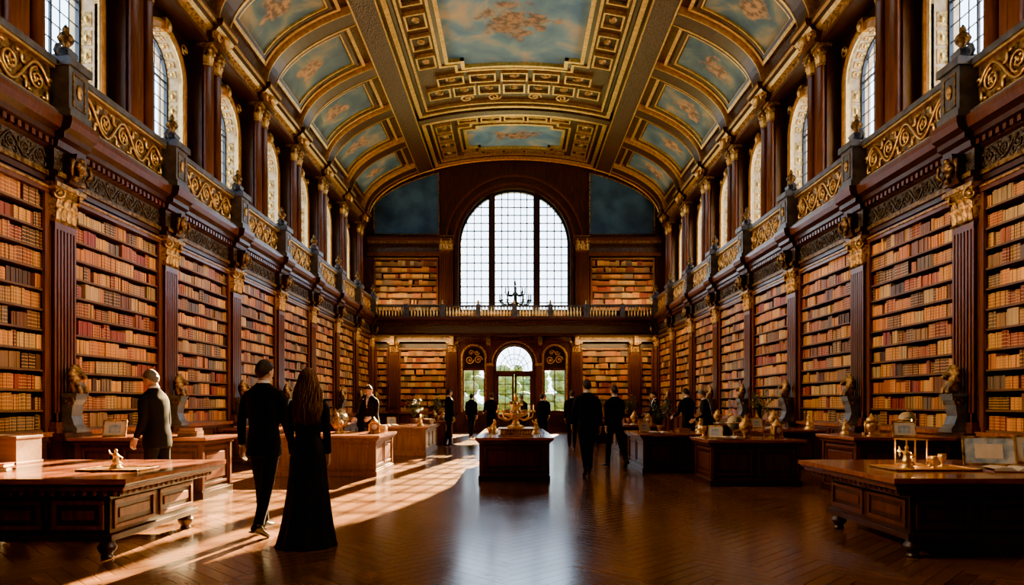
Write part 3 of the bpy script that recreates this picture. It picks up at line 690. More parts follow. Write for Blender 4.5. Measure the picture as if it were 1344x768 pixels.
mb.obj('candelabrum',None,(0.05,33.75,5.6))
mb=MB(); mb.box(-8.4,8.4,YB-.3,YB,0,14.3,WD); 
for k in range(8):
    x=-6.6+k*1.75; mb.box(x,x+1.0,YB,YB+.03,.4,4.2,WM); mb.box(x,x+1.0,YB,YB+.03,5.9,10,WM)
mb.box(-7,7,YB,YB+.2,4.7,5.7,WD)
mb.obj('wall_back')

# ---------------------------------------------------------------- outdoors
mb=MB(); mb.face([(-60,YE+.5,-.25),(60,YE+.5,-.25),(60,120,-.25),(-60,120,-.25)],GRS); mb.obj('lawn')
tr_=MB(); tr_.tube([(0,0,0),(.1,0,1.2),(0,.1,2.4)],[.22,.17,.12],BARK)
for k in range(60):
    a=R.uniform(0,2*pi); q=R.uniform(0,1.5); z=R.uniform(1.3,4.2); s_=R.uniform(.35,.75)*(1 if z<3.4 else .8)
    tr_.ell((q*math.cos(a),q*math.sin(a),z),(s_,s_,s_*.7),TREEM,8,6)
TRM=tr_.mesh('tree')
for x,y in ((-7,46),(-3.6,44),(-.6,48),(3.3,45),(6.5,47),(10,50),(-11,50),(1.4,55)): put('tree',TRM,None,(x,y,-.25),R.uniform(0,6))

# ---------------------------------------------------------------- furniture
def paneled(mb,x0,x1,y0,y1,z0,z1,m,mf,nx,ny):
    mb.box(x0,x1,y0,y1,z0,z1,m); t=.04; p=.018; ins=.05
    def fr(map_,L0,L1,n):
        for i in range(n):
            a=L0+(L1-L0)*i/n+ins; b=L0+(L1-L0)*(i+1)/n-ins; c0,c1=z0+ins,z1-ins
            for q in ((a,b,c0,c0+t),(a,b,c1-t,c1),(a,a+t,c0+t,c1-t),(b-t,b,c0+t,c1-t)): map_(*q,p,mf)
            if b-a>.3: map_(a+.09,b-.09,c0+.09,c1-.09,p*.6,mf)
    fr(lambda a,b,c,d,e,mm: mb.box(a,b,y0-e,y0,c,d,mm),x0,x1,nx); fr(lambda a,b,c,d,e,mm: mb.box(a,b,y1,y1+e,c,d,mm),x0,x1,nx)
    fr(lambda a,b,c,d,e,mm: mb.box(x0-e,x0,a,b,c,d,mm),y0,y1,ny); fr(lambda a,b,c,d,e,mm: mb.box(x1,x1+e,a,b,c,d,mm),y0,y1,ny)
def desk(name,x0,x1,y0,y1,h,feet=False,topm=WT,nx=None,ny=None,body=WD,over=.09,fr=WM):
    cx,cy=(x0+x1)/2,(y0+y1)/2; w=(x1-x0)/2; l=(y1-y0)/2; mb=MB()
    nx=nx or max(1,round(2*w/.8)); ny=ny or max(1,round(2*l/.9))
    mb.box(-w,w,-l,l,h-.05,h,topm); mb.box(-w+.02,w-.02,-l+.02,l-.02,h-.075,h-.05,body); mb.box(-w+.05,w-.05,-l+.05,l-.05,h-.11,h-.075,fr)
    if feet:
        o=.28; bx,by=w-o,l-.24; zb=.17
        mb.box(-w+.12,w-.12,-l+.12,l-.12,h-.17,h-.11,body)
        n=int((2*w-.3)/.09)
        for i in range(n):
            x=-w+.16+(2*w-.32)*i/(n-1)
            for s_ in (-1,1): mb.ell((x,s_*(l-.12),h-.14),(.025,.02,.025),fr,6,4)
        n=int((2*l-.3)/.09)
        for i in range(n):
            y=-l+.16+(2*l-.32)*i/(n-1)
            for s_ in (-1,1): mb.ell((s_*(w-.12),y,h-.14),(.02,.025,.025),fr,6,4)
        paneled(mb,-bx,bx,-by,by,zb+.05,h-.17,body,fr,nx,ny)
        mb.box(-bx-.04,bx+.04,-by-.04,by+.04,zb,zb+.06,body)
        for sx in (-1,0,1):
            for sy in (-1,1):
                if sx==0 and w<1.2: continue
                mb.lathe((sx*(bx-.06),sy*(by-.06),0),[(.045,0),(.06,.015),(.045,.04),(.075,.075),(.085,.11),(.06,.145),(.07,.17)],body,14)
    else:
        o=over+.02
        mb.box(-w+o-.05,w-o+.05,-l+o-.05,l-o+.05,0,.10,body); mb.box(-w+o-.025,w-o+.025,-l+o-.025,l-o+.025,.10,.13,fr)
        paneled(mb,-w+o,w-o,-l+o,l-o,.13,h-.11,body,fr,nx,ny)
        for sx in (-1,1):
            for sy in (-1,1): mb.box(sx*(w-o)-.035,sx*(w-o)+.035,sy*(l-o)-.035,sy*(l-o)+.035,.13,h-.11,fr)
    return mb.obj(name,None,(cx,cy,0),0,.006)
FH=.76
desk('library_table',-6.25,-3.40,6.0,8.1,FH,True,fr=WC)
desk('library_table',3.35,6.3,6.05,8.1,FH,True)
desk('display_cabinet',-.72,.72,12.5,16.9,.80,False,nx=1,ny=4)
mids=[('reading_desk',-4.75,-2.62,13.3,15.3,.80),('reading_desk',-3.9,-2.35,18.7,21.6,.80),('reading_desk',-3.6,-2.3,23.8,26.5,.8),
 ('reading_desk',-6.6,-4.55,10.1,11.3,.92),('reading_desk',-6.65,-5.4,15.6,18.0,.86),('reading_desk',-6.2,-4.9,20.0,22.6,.85),
 ('reading_desk',3.30,5.0,11.7,12.9,.80),('reading_desk',2.55,4.1,13.9,15.9,.80),('reading_desk',2.9,4.3,19.3,21.8,.80),('reading_desk',2.6,3.9,24.2,26.6,.8),
 ('reading_desk',5.05,6.6,10.2,11.5,.92),('reading_desk',5.3,6.65,14.6,17.0,.86),('reading_desk',5.2,6.6,18.8,21.0,.85)]
for q in mids:
    wm=q[1]<0 and q[1]>-5
    desk(q[0],*q[1:5],q[5],body=WC if wm else WD,fr=WC if wm else WM)

# ---------------------------------------------------------------- small items
def lathe_obj(name,prof,m,loc,seg=16):
    mb=MB(); mb.lathe((0,0,0),prof,m,seg); return mb.obj(name,None,loc)
def candle(loc,h=.12,r=.02):
    mb=MB(); mb.lathe((0,0,0),[(r*2.4,0),(r*2.6,.01),(r*1.2,.02),(r*1.3,.05),(r*2.1,.06),(r*2.1,.075)],GO,12)
    mb.lathe((0,0,.07),[(r,0),(r,h),(r*.7,h+.004)],WAX,10); mb.lathe((0,0,.075+h),[(.002,0),(.009,.012),(.006,.03),(.001,.05)],FL,8)
    return mb.obj('candlestick',None,loc)
def goblet(loc,s=1.):
    return lathe_obj('gilt_goblet',[(.04*s,0),(.042*s,.008*s),(.012*s,.02*s),(.012*s,.06*s),(.03*s,.075*s),(.045*s,.11*s),(.043*s,.15*s),(.036*s,.15*s),(.03*s,.10*s)],GO,loc)
def open_book(loc,rz=0,s=1.):
    mb=MB()
    for q in (-1,1):
        pts=[(0,.0),(q*.05,.035),(q*.12,.036),(q*.20,.022)]
        for a,b in zip(pts[:-1],pts[1:]):
            mb.face([(a[0]*s,-.14*s,a[1]*s+.012),(b[0]*s,-.14*s,b[1]*s+.012),(b[0]*s,.14*s,b[1]*s+.012),(a[0]*s,.14*s,a[1]*s+.012)],CR)
            mb.face([(a[0]*s,-.14*s,0.012),(b[0]*s,-.14*s,0.012),(b[0]*s,-.14*s,b[1]*s+.012),(a[0]*s,-.14*s,a[1]*s+.012)],CR)
            mb.face([(a[0]*s,.14*s,0.012),(b[0]*s,.14*s,0.012),(b[0]*s,.14*s,b[1]*s+.012),(a[0]*s,.14*s,a[1]*s+.012)],CR)
        mb.box(min(0,q*.21*s),max(0,q*.21*s),-.15*s,.15*s,0,.012,WM)
    return mb.obj('open_book',None,loc,rz)
def book_stack(loc,n=3,rz=0):
    mb=MB(); z=0; r=random.Random(int(loc[0]*100)+n)
    for i in range(n):
        t=r.uniform(.03,.05); c=r.choice(PAL[:7]); c=(*c,0); w=r.uniform(.13,.16); l=r.uniform(.09,.12); a=r.uniform(-.2,.2)
        mb.M=Matrix.Rotation(a,4,'Z'); mb.box(-w,w,-l,l,z,z+.006,BM,c); mb.box(-w,w,-l,l,z+t-.006,z+t,BM,c); mb.box(-w,-w+.01,-l,l,z,z+t,BM,c); mb.box(-w+.01,w-.008,-l+.008,l-.008,z+.006,z+t-.006,CR,(1,1,1,0)); z+=t
    return mb.obj('book_stack',None,loc,rz)
def easel_picture(loc,rz,w=.3,h=.26,m=CR,fr=GD):
    mb=MB(); mb.M=Matrix.Rotation(-.28,4,'X')
    mb.box(-w/2,w/2,0,.012,.02,h,m)
    for q in ((-w/2-.015,w/2+.015,.0,.02),(-w/2-.015,w/2+.015,h,h+.02),(-w/2-.015,-w/2,.02,h),(w/2,w/2+.015,.02,h)): mb.box(q[0],q[1],-.008,.018,q[2],q[3],fr)
    mb.box(-w*.28,w*.28,-.003,0,h*.25,h*.78,BLU if m is CR else CR)
    mb.M=Matrix.Identity(4); mb.tube([(0,h*.24,h*.9),(0,h*.62,0.005)],.007,fr,6)
    return mb.obj('framed_print',None,loc,rz)
def plant(loc,s=1.,fl=True):
    e=MB(); e.lathe((0,0,0),[(.07*s,0),(.10*s,.10*s),(.12*s,.17*s),(.105*s,.17*s),(.09*s,.15*s)],TERR,12)
    r=random.Random(int(loc[1]*10))
    for k in range(42):
        a=r.uniform(0,2*pi); q=r.uniform(.05,.36)*s; h=r.uniform(.28,.75)*s
        p=[(0,0,.15*s),(q*.4*math.cos(a),q*.4*math.sin(a),.15*s+h*.6),(q*math.cos(a),q*math.sin(a),.15*s+h)]
        e.tube(p,[.006*s,.005*s,.002*s],LEAF,4)
        for j in range(7):
            t=.25+.7*j/6; x=p[1][0]+(p[2][0]-p[1][0])*t+r.uniform(-.04,.04)*s; y=p[1][1]+(p[2][1]-p[1][1])*t+r.uniform(-.04,.04)*s; z=p[1][2]+(p[2][2]-p[1][2])*t*1.0
            b=r.uniform(0,6.3); l=.06*s; dx,dy=math.cos(b)*l,math.sin(b)*l
            e.face([(x,y,z),(x+dx*.5-dy*.3,y+dy*.5+dx*.3,z+.015),(x+dx,y+dy,z-.01),(x+dx*.5+dy*.3,y+dy*.5-dx*.3,z+.01)],LEAF)
        if fl and k%5==0: e.ell((p[2][0],p[2][1],p[2][2]),(.018*s,.018*s,.016*s),FLW,6,4)
    return e.obj('potted_plant',None,loc)
def fig_meshes(m):
    mb=MB(); mb.lathe((0,0,0),[(.07,0),(.07,.015),(.05,.03),(.055,.045),(.04,.05)],m,14)
    b=MB(); b.lathe((0,0,.045),[(.035,0),(.045,.03),(.03,.08),(.035,.11),(.015,.135),(.012,.15)],m,10); b.ell((0,0,.205),(.02,.022,.026),m,8,6); b.tube([(0,0,.17),(0,0,.195)],.010,m,8)
    b.tube([(0,0,.13),(0,0,.175)],[.028,.014],m,8)
    b.tube([(.01,0,.155),(.07,.01,.12),(.06,.05,.09)],[.014,.011,.008],m,6); b.tube([(-.01,0,.155),(-.06,.01,.18),(-.07,.03,.22)],[.014,.011,.008],m,6); b.tube([(-.012,0,.05),(.05,.03,.06),(.07,.05,.03)],[.02,.018,.012],m,6)
    me=remesh(b,.006,1); me.materials.clear(); me.materials.append(m); return mb.mesh('base'),me
FGM=fig_meshes(GO)
def figurine(loc,s=1.,rz=0,m=GO):
    e=empty('gilt_figurine',loc,rz,s); put('base',FGM[0],e); put('figure',FGM[1],e); return e
def tray(loc,w,l,m=GD):
    mb=MB(); mb.box(-w,w,-l,l,0,.012,m)
    for q in ((-w,w,-l,-l+.015),(-w,w,l-.015,l),(-w,-w+.015,-l,l),(w-.015,w,-l,l)): mb.box(*q,0,.022,m)
    return mb.obj('brass_tray',None,loc,0,.002)
def globe(loc,s=1.):
    mb=MB(); mb.lathe((0,0,0),[(.10*s,0),(.10*s,.015*s),(.03*s,.03*s),(.02*s,.08*s),(.03*s,.10*s)],GD,14)
    mb.ell((0,0,.25*s),(.12*s,.12*s,.12*s),OCN,20,14)
    mb.tube([(.14*s*math.sin(a),0,.25*s-.14*s*math.cos(a)) for a in [pi*k/16 for k in range(17)]],.008*s,GO,6)
    mb.tube([(.15*s*math.cos(2*pi*k/24),.15*s*math.sin(2*pi*k/24),.25*s) for k in range(25)],.008*s,GO,6)
    return mb.obj('desk_globe',None,loc)
def clock(loc,rz=0):
    mb=MB(); mb.box(-.12,.12,-.07,.07,0,.04,GD); mb.box(-.09,.09,-.05,.05,.04,.22,GD); mb.lathe((0,0,.22),[(.08,0),(.07,.04),(.03,.07),(.02,.10),(.004,.13)],GO,12)
    mb.M=Matrix.Translation((0,-.052,.14))@Matrix.Rotation(pi/2,4,'X'); mb.lathe((0,0,0),[(.06,0),(.06,.01),(.002,.012)],CR,18); mb.M=Matrix.Identity(4)
    for s_ in (-1,1): mb.lathe((s_*.10,-.04,.04),[(.015,0),(.012,.1),(.02,.14),(.004,.17)],GO,8)
    return mb.obj('mantel_clock',None,loc,rz)
tray((-3.95,6.85,FH),.30,.22); figurine((-3.98,6.85,FH+.013),.85,.6)
mb=MB(); mb.box(-.28,.28,-.2,.2,0,.28,LBX); mb.box(-.29,.29,-.21,.21,.28,.31,LBX); mb.box(-.29,.29,-.21,.21,0,.03,LBX); mb.ell((0,-.21,.2),(.02,.02,.03),GO,8,5); mb.obj('wooden_chest',None,(-5.62,7.55,FH),0,.006)
book_stack((-5.1,6.7,FH),2,.3)
easel_picture((-6.1,10.45,.92),.2,.30,.24,CR); candle((-6.35,10.9,.92)); lathe_obj('brass_urn',[(.05,0),(.06,.02),(.03,.05),(.09,.14),(.1,.2),(.05,.26),(.06,.3),(.01,.34)],GD,(-5.6,10.8,.92)); book_stack((-5.0,10.6,.92),3)
tray((4.15,6.95,FH),.42,.26,GO)
goblet((4.22,6.9,FH+.013),.8); goblet((4.38,7.02,FH+.013),.9); goblet((4.30,7.10,FH+.013),.7); figurine((3.92,6.85,FH+.013),1.0,-.5); figurine((4.05,7.05,FH+.013),.7,.9)
mb=MB(); w=.11
for a in (-w,w):
    for b in (-w,w): mb.box(a-.006,a+.006,b-.006,b+.006,0,.27,GO)
mb.box(-w-.01,w+.01,-w-.01,w+.01,0,.012,GO); mb.box(-w-.01,w+.01,-w-.01,w+.01,.27,.282,GO)
for s_ in (-1,1): mb.face([(s_*w,-w,.012),(s_*w,w,.012),(s_*w,w,.27),(s_*w,-w,.27)],GLS); mb.face([(-w,s_*w,.012),(w,s_*w,.012),(w,s_*w,.27),(-w,s_*w,.27)],GLS)
mb.lathe((0,0,.012),[(.04,0),(.03,.02),(.03,.06)],WAX,12); mb.lathe((0,0,.075),[(.002,0),(.012,.015),(.007,.04),(.001,.06)],FL,8)
mb.obj('glass_lantern',None,(4.28,7.40,FH))
easel_picture((5.1,7.35,FH),-.35,.46,.30,BLU); easel_picture((5.75,7.6,FH),-.2,.3,.3,CR,GD); open_book((4.85,6.7,FH),-.2); book_stack((5.35,6.8,FH),3)
candle((6.2,10.7,.92),.14); goblet((5.45,10.5,.92),1.3)
clock((5.7,10.95,.92),-.2); globe((6.35,11.1,.92),1.0)
easel_picture((5.95,10.45,.92),-.2,.30,.22,CR); lathe_obj('glass_cloche',[(.13,0),(.13,.2),(.1,.3),(.04,.35),(.015,.37),(.02,.4)],GLS,(5.4,11.2,.92),18); figurine((5.4,11.2,.92),1.1)
mb=MB(); mb.box(-.34,.34,-.30,.30,0,.03,GO); mb.box(-.30,.30,-.26,.26,.03,.12,GD); mb.box(-.34,.34,-.30,.30,.12,.15,GO)
for k in range(12):
    mb.ell((-.27+.54*k/11,-.27,.075),(.022,.02,.035),GO,6,5)
mb.lathe((0,0,.15),[(.16,0),(.18,.03),(.08,.07),(.05,.16),(.10,.20),(.24,.26),(.26,.29),(.22,.28),(.06,.27),(.04,.36),(.07,.40),(.14,.44),(.15,.46),(.04,.45),(.03,.54),(.05,.58),(.004,.68)],GO,20)
for k in range(6):
    a=2*pi*k/6+.3; c,s_=math.cos(a),math.sin(a)
    mb.tube([(c*q,s_*q,z) for q,z in ((.05,.36),(.2,.30),(.34,.36),(.36,.46))],[.016,.018,.014,.012],GO,6); mb.lathe((c*.36,s_*.36,.45),[(.03,0),(.045,.03),(.02,.04),(.014,.05),(.014,.14),(.003,.15)],GO,8)
    mb.ell((c*.2,s_*.2,.46),(.05,.05,.05),TERR,8,6); mb.ell((c*.11,s_*.11,.64),(.035,.035,.035),GD,8,6)
mb.obj('gilt_centrepiece',None,(0.03,13.35,.80))
goblet((-.45,12.85,.80),1.2); figurine((.45,14.3,.8),1.3,1); figurine((-.42,14.4,.8),1.3,2.2); plant((0,15.9,.8),.7); book_stack((.4,15.1,.8),3)
open_book((.0,14.6,.8),.1,1.0)
rr=random.Random(5)
for i,q in enumerate(mids):
    x0,x1,y0,y1,h=q[1:]; cx,cy=(x0+x1)/2,(y0+y1)/2; z=h
    if i in (3,10): continue
    open_book((x0+(x1-x0)*.3,y0+.35,z),rr.uniform(-.3,.3))
    book_stack((x1-.30,y1-.45,z),rr.randint(2,4),rr.uniform(-.5,.5))
    if i in (1,2,7,8,9,11): plant((cx+.0,y1-.35,z),1.0 if i!=7 else .8)
    else: globe((cx-.1,y1-.3,z),1.1)
    if i%2==0: clock((x1-.3,cy,z),rr.uniform(-.5,.5)); goblet((x0+.2,y1-.2,z),1.4)
    else: figurine((x1-.25,y0+.3,z),1.4,rr.uniform(0,6))
    if i%3!=1: lathe_obj('brass_urn',[(.06,0),(.07,.02),(.03,.06),(.11,.16),(.12,.24),(.06,.31),(.07,.35),(.03,.36),(.01,.42)],GD,(cx,cy,z))
    easel_picture((x0+.3,cy,z),rr.uniform(-.4,.4),.24,.22,CR)

# ---------------------------------------------------------------- people
SK=mat('skin',(.36,.19,.12),.55,col2=(.42,.235,.155),nscale=30)
EYE=mat('eye_white',(.55,.52,.50),.3); IRS=mat('iris',(.03,.02,.012),.3); LIP=mat('lips',(.36,.14,.10),.45)
JK=mat('black_wool_suit',(.0045,.005,.008),.85,col2=(.008,.009,.013),nscale=60,spec=.12)
JN=mat('charcoal_jacket',(.007,.008,.011),.85,col2=(.012,.013,.018),nscale=40,spec=.12)
TRO=mat('dark_trousers',(.006,.007,.011),.8,col2=(.010,.011,.016),nscale=40,spec=.12)
DRS=mat('black_gown',(.0035,.0035,.0055),.7,col2=(.007,.007,.010),nscale=10,spec=.15)
SHO=mat('black_leather_shoes',(.008,.008,.009),.3)
def hairm(n,c): return mat(n,c,.5,col2=tuple(q*1.8 for q in c),nscale=25,stretch=(8,8,1),bump=.6,bscale=60,spec=.3)
HD=hairm('dark_hair',(.010,.007,.005)); HG=hairm('grey_hair',(.075,.073,.07)); HB=hairm('brown_hair',(.022,.012,.007)); HL=hairm('chestnut_hair',(.115,.050,.019))
def sst(x): x=max(0,min(1,x)); return x*x*(3-2*x)
def hand_mesh(sg):
    mb=MB(); m=SK
    def rg(z,rx,ry,cy=0): return [(rx*math.cos(2*pi*k/12),cy+ry*math.sin(2*pi*k/12),z) for k in range(12)]
    mb.grid([rg(.04,.021,.028),rg(0,.020,.027),rg(-.03,.018,.036),rg(-.065,.016,.042),rg(-.088,.014,.041),rg(-.098,.010,.034)],m)
    for i,(y,l) in enumerate(((.030,.072),(.010,.082),(-.011,.076),(-.030,.058))):
        P=[]; x=0;z=-.082; a=.12+.04*i
        P.append((x,y,z))
        for j,fr in enumerate((.42,.32,.26)):
            x-=sg*math.sin(a)*l*fr*1.0; z-=math.cos(a)*l*fr; a+=.38; P.append((x,y*(1.04+.03*j),z))
        mb.tube(P,[.0098,.0092,.0082,.0062],m,8)
        mb.ell(P[-1],(.006,.006,.007),m,8,5)
    mb.tube([(-sg*.004,.024,-.018),(-sg*.014,.046,-.045),(-sg*.020,.055,-.070),(-sg*.024,.056,-.094)],[.014,.0125,.0105,.0075],m,8)
    me=remesh(mb,.0035,1); me.materials.clear(); me.materials.append(SK); return me
HANDR=hand_mesh(1); HANDL=hand_mesh(-1)
_hc={}
def head_mesh(hair,long=False,bald=0.):
    key=(hair.name,long,bald)
    if key in _hc: return _hc[key]
    mb=MB(); U,V=72,56; pts=[]; hf=[]
    for a in range(V+1):
        row=[];hr=[]
        th=pi*min(max(a,.02),V-.02)/V
        for k in range(U):
            ph=2*pi*k/U; dx,dy,dz=math.sin(th)*math.cos(ph),math.sin(th)*math.sin(ph),-math.cos(th)
            x,y,z=.076*dx,.098*dy,.120*dz
            if dz<0:
                x*=1-.30*(-dz)**1.6; y*= (1-.08*-dz) if dy>0 else (1-.40*-dz)
            else: x*=1+.04*dz
            if dy>0:
                y+=.004*math.exp(-(z+.098)**2/.0003-(x/.02)**2)*1.6
                ns=math.exp(-(x/.0125)**2)*(math.exp(-((z+.022)/.012)**2)*1.0+ (.45*math.exp(-((z+.004)/.016)**2)))
                y+=.021*min(1,ns)
                for q in (-.031,.031): y-=.008*math.exp(-((x-q)/.014)**2-((z-.006)/.011)**2)
                y+=.005*math.exp(-((z-.026)/.008)**2-(x/.05)**2)
                y+=.006*math.exp(-((z+.052)/.006)**2-(x/.022)**2)+.005*math.exp(-((z+.066)/.006)**2-(x/.018)**2)-.004*math.exp(-((z+.059)/.003)**2-(x/.022)**2)
            thr=(-.02+(.60+bald)*dy**1.1) if dy>0 else (-.02+.62*dy)
            f=dz-thr; h=sst(f/.16)
            if h>0:
                nn=noise.noise(Vector((dx*5,dy*5,dz*3)))*.004
                k2=1+(.011*h+nn*h)/.1; x*=k2;y*=k2;z*=k2
            row.append((x,y,z)); hr.append(f>0.01)
        pts.append(row); hf.append(hr)
    i0=len(mb.v)
    for r_ in pts: mb.v+=[Vector(p) for p in r_]
    ms,mh,ml=mb.mi(SK),mb.mi(hair),mb.mi(LIP)
    for a in range(V):
        for k in range(U):
            c=(k+1)%U; mb.f.append((i0+a*U+k,i0+a*U+c,i0+(a+1)*U+c,i0+(a+1)*U+k))
            q=pts[a][k]; lp=q[1]>.05 and abs(q[0])<.022 and -.072<q[2]<-.048
            mb.m.append(mh if hf[a][k] else (ml if lp else ms)); mb.c.append(None); mb.uv.append(None); mb.sm.append(True)
    for s_ in (-1,1):
        mb.ell((s_*.078,-.006,-.006),(.007,.018,.031),SK,10,8); mb.ell((s_*.080,-.002,-.026),(.006,.010,.012),SK,8,6)
        mb.ell((s_*.031,.0775,.004),(.0115,.0110,.0062),EYE,10,8); mb.ell((s_*.031,.0865,.004),(.0050,.0035,.0050),IRS,8,6)
        mb.tube([(s_*.019,.083,.009),(s_*.031,.0885,.0115),(s_*.043,.079,.008)],[.0025,.0035,.0025],SK,6)
        mb.tube([(s_*.016,.094,.024),(s_*.032,.093,.029),(s_*.047,.081,.024)],[.003,.0035,.002],hair,6)
    mb.tube([(0,-.010,-.05),(0,-.014,-.10),(0,-.018,-.155)],[.056,.056,.058],SK,18)
    if long:
        def rg(z,rx,ry,cy,k_=0):
            return [((rx+.007*math.sin(9*t+z*30))*math.cos(t),cy+(ry+.005*math.sin(11*t+z*22))*math.sin(t),z) for t in [2*pi*k/40 for k in range(40)]]
        mb.grid([rg(.10,.05,.06,-.02),rg(.07,.078,.080,-.026),rg(.0,.092,.080,-.042),rg(-.09,.102,.074,-.058),rg(-.18,.118,.062,-.078),rg(-.28,.128,.052,-.100),rg(-.36,.112,.042,-.108),rg(-.43,.07,.025,-.108),rg(-.46,.02,.01,-.105)],hair)
        r=random.Random(3)
        for k in range(190):
            a=r.uniform(pi*.98,2.02*pi); c,s_=math.cos(a),math.sin(a); ln=r.uniform(.36,.52); ph=r.uniform(0,6.3); am=r.uniform(.006,.018)
            P=[]
            for j in range(12):
                t=j/11; z=.09-ln*t*1.06; wd=.085+.055*sst(t*1.5)-.03*sst((t-.7)*3); cy=-.03-.08*sst(t*1.3); dp=.085-.03*t
                P.append((c*wd+am*t*1.3*math.sin(ph+t*11),cy+s_*dp+am*.6*math.cos(ph+t*12),z))
            P[0]=(c*.05,-.02+s_*.05,.112)
            mb.tube(P,[.004]+[.0055]*9+[.004,.0015],hair,4)
    me=mb.mesh('head'); _hc[key]=me; return me
def human(name,x,y,h,yaw,legL=(4,2),legR=(-4,3),armL=(0,12,6),armR=(0,12,6),lean=0,hair=HD,top=JK,dress=False,hy=0,hp=0,long=False,bald=0.,vox=.014,fem=False,lw=1.):
    mb=MB(); lr=math.radians(lean)
    def up(p):
        p=Vector(p); k=sst((p.z-.9)/.3)*lr
        if k==0: return p
        d=p-Vector((0,0,.92)); return Vector((p.x,d.y*math.cos(k)+d.z*math.sin(k),.92-d.y*math.sin(k)+d.z*math.cos(k)))
    N=28
    def ring(z,rx,ry,cy=0,e=2.35,fold=0,nf=9,ph=0):
        out=[]
        for k in range(N*(3 if dress else 1)):
            t=2*pi*k/(N*(3 if dress else 1)); c,s_=math.cos(t),math.sin(t); f=1+fold*math.cos(nf*t+ph)+fold*.5*math.cos((nf+4)*t+1)
            out.append(up((rx*f*abs(c)**(2/e)*(1 if c>=0 else -1),cy+ry*f*abs(s_)**(2/e)*(1 if s_>=0 else -1),z)))
        return out
    if dress:
        rs=[ring(.004,.30,.31,-.07,2,.055),ring(.03,.285,.30,-.06,2,.055),ring(.2,.25,.24,-.03,2,.05),ring(.45,.215,.195,-.01,2,.04),ring(.7,.188,.165,0,2,.022),ring(.88,.178,.14,0,2.1,.01),ring(.98,.160,.122,0,2.2),ring(1.10,.124,.098,0,2.2),ring(1.2,.136,.108,.004),ring(1.31,.155,.122,.01),ring(1.40,.160,.105,0),ring(1.46,.14,.085,-.004),ring(1.50,.085,.07,-.008),ring(1.53,.056,.056,-.01)]
    else:
        w=lw
        rs=[ring(.79,.182*w,.132*w,-.002),ring(.85,.182*w,.134*w),ring(.96,.172*w,.128*w),ring(1.08,.155*w,.114*w),ring(1.2,.168*w,.12*w,.002),ring(1.32,.188*w,.128*w,.004),ring(1.40,.200*w,.120*w,0),ring(1.455,.190,.104,-.005),ring(1.49,.150,.090,-.010,2.1),ring(1.515,.112,.080,-.014,2.0),ring(1.535,.082,.074,-.016,2.0),ring(1.552,.070,.068,-.018,2.0)]
    mb.grid(rs,top)
    sw=.165 if (fem or dress) else .190; ar=.052 if (fem or dress) else .062
    hands=[]
    for sg,(sa,be,ab) in ((-1,armL),(1,armR)):
        a=math.radians(sa); ab=math.radians(ab); S0=Vector((sg*sw,0,1.420))
        d=Vector((sg*math.sin(ab),math.sin(a)*math.cos(ab),-math.cos(a)*math.cos(ab))); E=S0+d*.280
        b=a+math.radians(be); d2=Vector((sg*math.sin(ab)*.2-sg*.02,math.sin(b),-math.cos(b))).normalized(); W=E+d2*.245
        S1=S0+Vector((-sg*.07,0,-.01)); P=[up(q) for q in (S1,S0+Vector((-sg*.015,0,.004)),S0+d*.05,S0+d*.14,E-d*.03,E+d2*.03,E+d2*.12,W)]
        mb.tube(P,[ar*.75,ar*.98,ar*1.02,ar*.92,ar*.78,ar*.76,ar*.70,ar*.60],top,16)
        fd=(P[-1]-P[-2]).normalized(); hands.append((sg,P[-1],fd))
    feet=[]
    if not dress:
        for sg,(ta,kb) in ((-1,legL),(1,legR)):
            a=math.radians(ta); b=a-math.radians(kb); H0=Vector((sg*.088,0,.91)); K=H0+Vector((sg*.004,math.sin(a),-math.cos(a)))*.415; A=K+Vector((sg*.0,math.sin(b),-math.cos(b)))*.425
            mb.tube([H0+Vector((-sg*.01,0,.07)),H0,H0.lerp(K,.45),K.lerp(H0,.06),K.lerp(A,.1),K.lerp(A,.45),K.lerp(A,.85),A],[.085,.096,.084,.066,.062,.062,.053,.056],TRO,16)
            feet.append((sg,A,b))
    me=remesh(mb,vox,4); me.materials.clear()
    for m in (top,TRO,WHT): me.materials.append(m)
    for p in me.polygons:
        c=p.center; p.use_smooth=True; k=0
        if not dress and c.z<.785 and abs(c.x)<.2: k=1
        if not dress and lean<10 and c.y>.03 and 1.26<c.z<1.56 and abs(c.x)<.048*(c.z-1.26)/.26: k=2
        p.material_index=k
    zmin=0
    sh=MB()
    for sg,A,b in feet:
        pitch=b if b<-.15 else (b*.6 if b>.1 else 0)
        Mx=Matrix.Translation(A)@Matrix.Rotation(sg*-.12,4,'Z')@Matrix.Rotation(pitch,4,'X'); sh.M=Mx
        def fr(y,w_,z0,z1): return [(w_*math.cos(t),y,(z0+z1)/2+(z1-z0)/2*math.sin(t)) for t in [2*pi*k/14 for k in range(14)]]
        sh.grid([fr(-.075,.012,-.07,-.03),fr(-.068,.03,-.083,-.005),fr(-.03,.037,-.085,.03),fr(.02,.037,-.085,.025),fr(.07,.042,-.085,-.02),fr(.12,.047,-.085,-.035),fr(.165,.042,-.085,-.045),fr(.195,.026,-.082,-.055),fr(.205,.008,-.075,-.062)],SHO)
        sh.box(-.034,.034,-.072,-.01,-.095,-.078,SHO)
    if feet: zmin=min(v.z for v in sh.v)
    sc=h/1.78
    e=empty(name,(x,y,-zmin*sc),math.radians(yaw),sc)
    put('body',me,e)
    if feet: sh.obj('shoes',e)
    hc=up((0,.012,1.665)); nk=up((0,-.012,1.55))
    ho=put('head',head_mesh(hair,long,bald),e,hc); ho.rotation_euler=(-lr+math.radians(hp),0,math.radians(hy))
